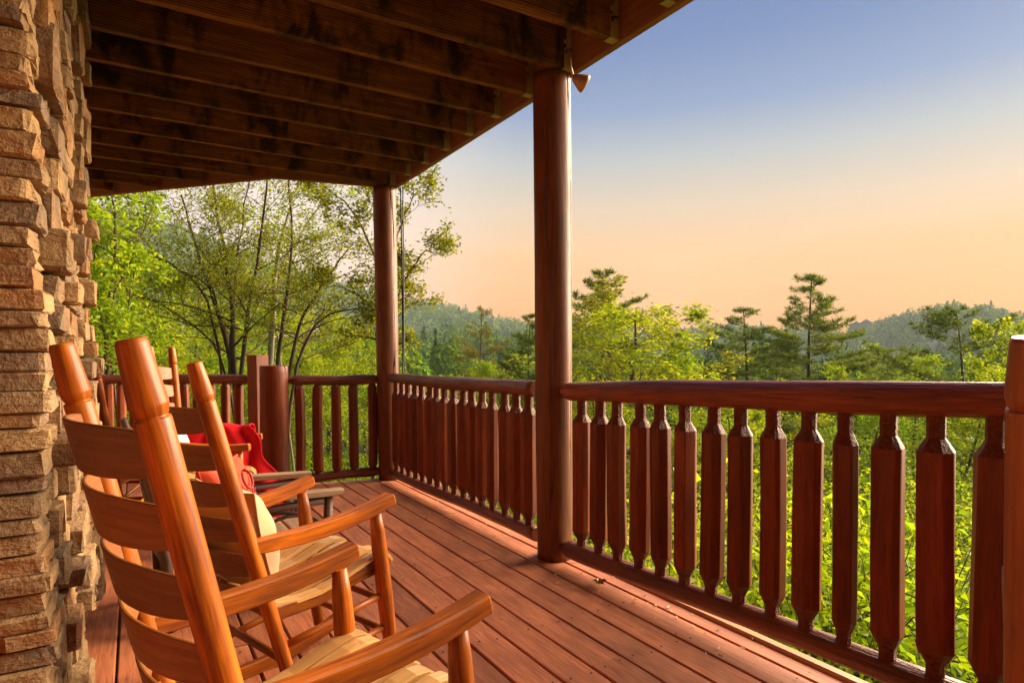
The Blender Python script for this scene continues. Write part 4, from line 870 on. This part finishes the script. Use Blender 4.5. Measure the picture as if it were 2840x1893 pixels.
stem_tree('multi-stemmed tree with thin dark trunks fanning out beyond the far railing', [
    ([C4(1000, 1390), C4(900, 950), C4(750, 540), C4(640, 150)], .3, .085), ([C4(1015, 1390), C4(1000, 900), C4(930, 560), C4(840, -60)], -.2, .085), ([C4(1005, 950), C4(1030, 560), C4(1130, -60)], .8, .05),
    ([C4(1060, 1390), C4(1110, 950), C4(1180, 560), C4(1260, -80)], -.6, .07), ([C4(1310, 1340), C4(1370, 900), C4(1420, 550), C4(1390, -80)], .4, .07), ([C4(1390, 1390), C4(1480, 1000), C4(1590, 830), C4(1830, 520)], -.4, .055),
    ([C4(1430, 1390), C4(1560, 1070), C4(1720, 970), C4(1990, 940)], .3, .05), ([C4(880, 900), C4(650, 680), C4(420, 560), C4(250, 540)], -.8, .04), ([C4(960, 1300), C4(760, 1090), C4(560, 950), C4(380, 860)], -.8, .035)],
    61, ('bark', 'lf_fine'), .062, 12, 655, 11.0, nbr=10)
stem_tree('pale-barked tree standing behind the multi-stemmed tree', [([C4(1250, 1390), C4(1290, 900), C4(1310, 560), C4(1420, 200)], .2, .12), ([C4(1300, 700), C4(1480, 420), C4(1680, 120)], .5, .05), ([C4(1290, 900), C4(1150, 700), C4(1080, 300)], .5, .04)], 62, ('pale_bark', 'lf_yel'), .09, 6, 750, 13.5, nbr=8, L0=1.5)
stem_tree('oak beside the corner post whose branches reach out over the railing', [([(1075, 1080), (1070, 900), (1085, 700), (1100, 470)], .3, .11), ([(1075, 880), (1130, 760), (1180, 690), (1210, 705)], -.3, .035), ([(1080, 720), (1120, 600), (1150, 540), (1140, 500)], .2, .03), ([(1070, 960), (1100, 880), (1130, 850), (1145, 840)], .2, .022), ([(1075, 800), (1010, 640), (960, 560), (900, 520)], .2, .04), ([(1070, 900), (1000, 820), (940, 790), (880, 800)], .2, .03)], 63, ('bark', 'lf_olv'), .075, 10, 1075, 10.5, nbr=6, L0=.75, scatter=.06, nch=(5, 4, 3))
stem_tree('bright green maple close behind the edge of the stone wall', [([(300, 1180), (290, 900), (330, 700), (300, 520)], .2, .06), ([(300, 1000), (360, 840), (370, 720)], .3, .025), ([(290, 900), (250, 760), (280, 640)], .2, .025), ([(300, 820), (400, 640), (430, 560)], .3, .025), ([(300, 1100), (390, 960), (440, 900)], .3, .02)], 64, ('bark', 'lf_mid'), .085, 9, 300, 7.8, nbr=6, L0=.75, nch=(4, 4, 3))

# ---- shrubs filling the slope under the railing
BU = [bush(71, 1.0, 1.7, 3600, .062, 'lf_yel'), bush(72, 1.1, 2.0, 3800, .058, 'lf_mid'), bush(73, .9, 1.5, 3200, .056, 'lf_org'), bush(74, 1.2, 2.2, 4200, .052, 'lf_yel'), bush(75, 1.0, 1.9, 3600, .062, 'lf_mid')]
BN = ['yellow-green leafy shrub', 'dense green leafy shrub', 'shrub with orange and red leaves', 'tall yellow-green shrub', 'large-leaved green shrub']
def shrubs(n, azlo, azhi, rlo, rhi, seed, slo, shi, wts):
    rg = np.random.default_rng(seed); k_ = 0; pts = []
    while k_ < n:
        az = math.radians(rg.uniform(azlo, azhi)); r = rlo+(rhi-rlo)*rg.uniform(0, 1)**1.25; x, y = r*math.sin(az), r*math.cos(az)
        if x < 3.3 and y < 7.2 and not (y > 6.9): continue
        if x < 1.5 and y < 8.2+(1-x)*.8: continue
        b = rg.choice(5, p=wts); ad = math.degrees(az); t = empty('shrub', BN[b]+(' close below ' if r < 8.5 else ' midway downhill from ' if r < 14 else ' far downhill from ')+('the far diagonal railing' if ad < 8 else 'the short railing' if ad < 19 else 'the far half of the long railing' if ad < 27 else 'the near half of the long railing' if ad < 36 else 'the near railing beside the middle post' if ad < 46 else 'the middle of the near railing' if ad < 56 else 'the near railing\'s right half' if ad < 64 else 'the tall chair post'), 'shrub', (x, y, gz(x, y)-.1), rg.uniform(0, 6.28), 'shrubs on the slope below the railing'); s_ = rg.uniform(slo, shi); t.scale = (s_, s_, s_*rg.uniform(.85, 1.15))
        link('stems', BU[b][0], t); link('leaves', BU[b][1], t); k_ += 1
shrubs(150, 16, 76, 4.5, 24, 81, .8, 1.35, [.28, .26, .12, .2, .14])
shrubs(50, -10, 16, 8.5, 22, 82, .9, 1.4, [.32, .22, .08, .26, .12])

# ---- distant houses
def cabin(label, px, py, depth, s_, rot, wallm='siding'):
    p = pix(px, py, depth); t = empty('cabin', label, 'house', tuple(p), rot, 'distant houses on the hills'); t.scale = (s_,)*3
    mb = MB(); bar(mb, zline(0, 0, -3, 4, 2), 9, 7, up=(0, 1, 0), c=.001); mb.build('walls', MT[wallm], t)
    mb = MB(); mb.loft([[(x_, -4.2, 3.9), (x_, 4.2, 3.9), (x_, 4.2, 4.2), (x_, 0, 7.0), (x_, -4.2, 4.2)] for x_ in (-5.2, 5.2)], smooth=False); mb.build('roof', MT['roofing'], t)
    for x_ in (-2.8, 0, 2.8):
        for yy, sg in ((-3.53, -1), (3.53, 1)):
            mb = MB(); bar(mb, lerp((x_-.7, yy, 2.0), (x_+.7, yy, 2.0), 2), .08, 1.5, c=.01); mb.build('window', MT['glass'], t)
cabin('small dark cabin on the distant ridge right of the tallest pine, the left one', 2372, 915, 560, 1.1, .7); cabin('small dark cabin on the distant ridge, the middle one', 2402, 911, 565, 1.2, .5); cabin('small dark cabin on the distant ridge, the right one', 2436, 905, 570, .9, .6)
cabin('pale house on the far hillside glimpsed between the tree stems', 872, 914, 330, .8, .3, 'white_siding')

# ------------------------------------------------------------------ haze over the valley
def hazebox():
    x0, x1, y0, y1, z0, z1 = -823, 823, -823, 823, -45, 165
    V = [(x, y, z) for x in (x0, x1) for y in (y0, y1) for z in (z0, z1)]
    F = [(0, 1, 3, 2), (4, 6, 7, 5), (0, 4, 5, 1), (2, 3, 7, 6), (0, 2, 6, 4), (1, 5, 7, 3)]
    s = NT('valley_haze'); v = s.n('ShaderNodeVolumePrincipled'); v.inputs['Color'].default_value = (0.66, 0.78, 0.90, 1); v.inputs['Density'].default_value = 0.00031; v.inputs['Anisotropy'].default_value = 0.0
    s.l(v.outputs[0], s.out.inputs['Volume'])
    props(link('haze', np_mesh('haze', V, F, s.m)), 'thin blue haze in the valley air', kind='stuff')
hazebox()
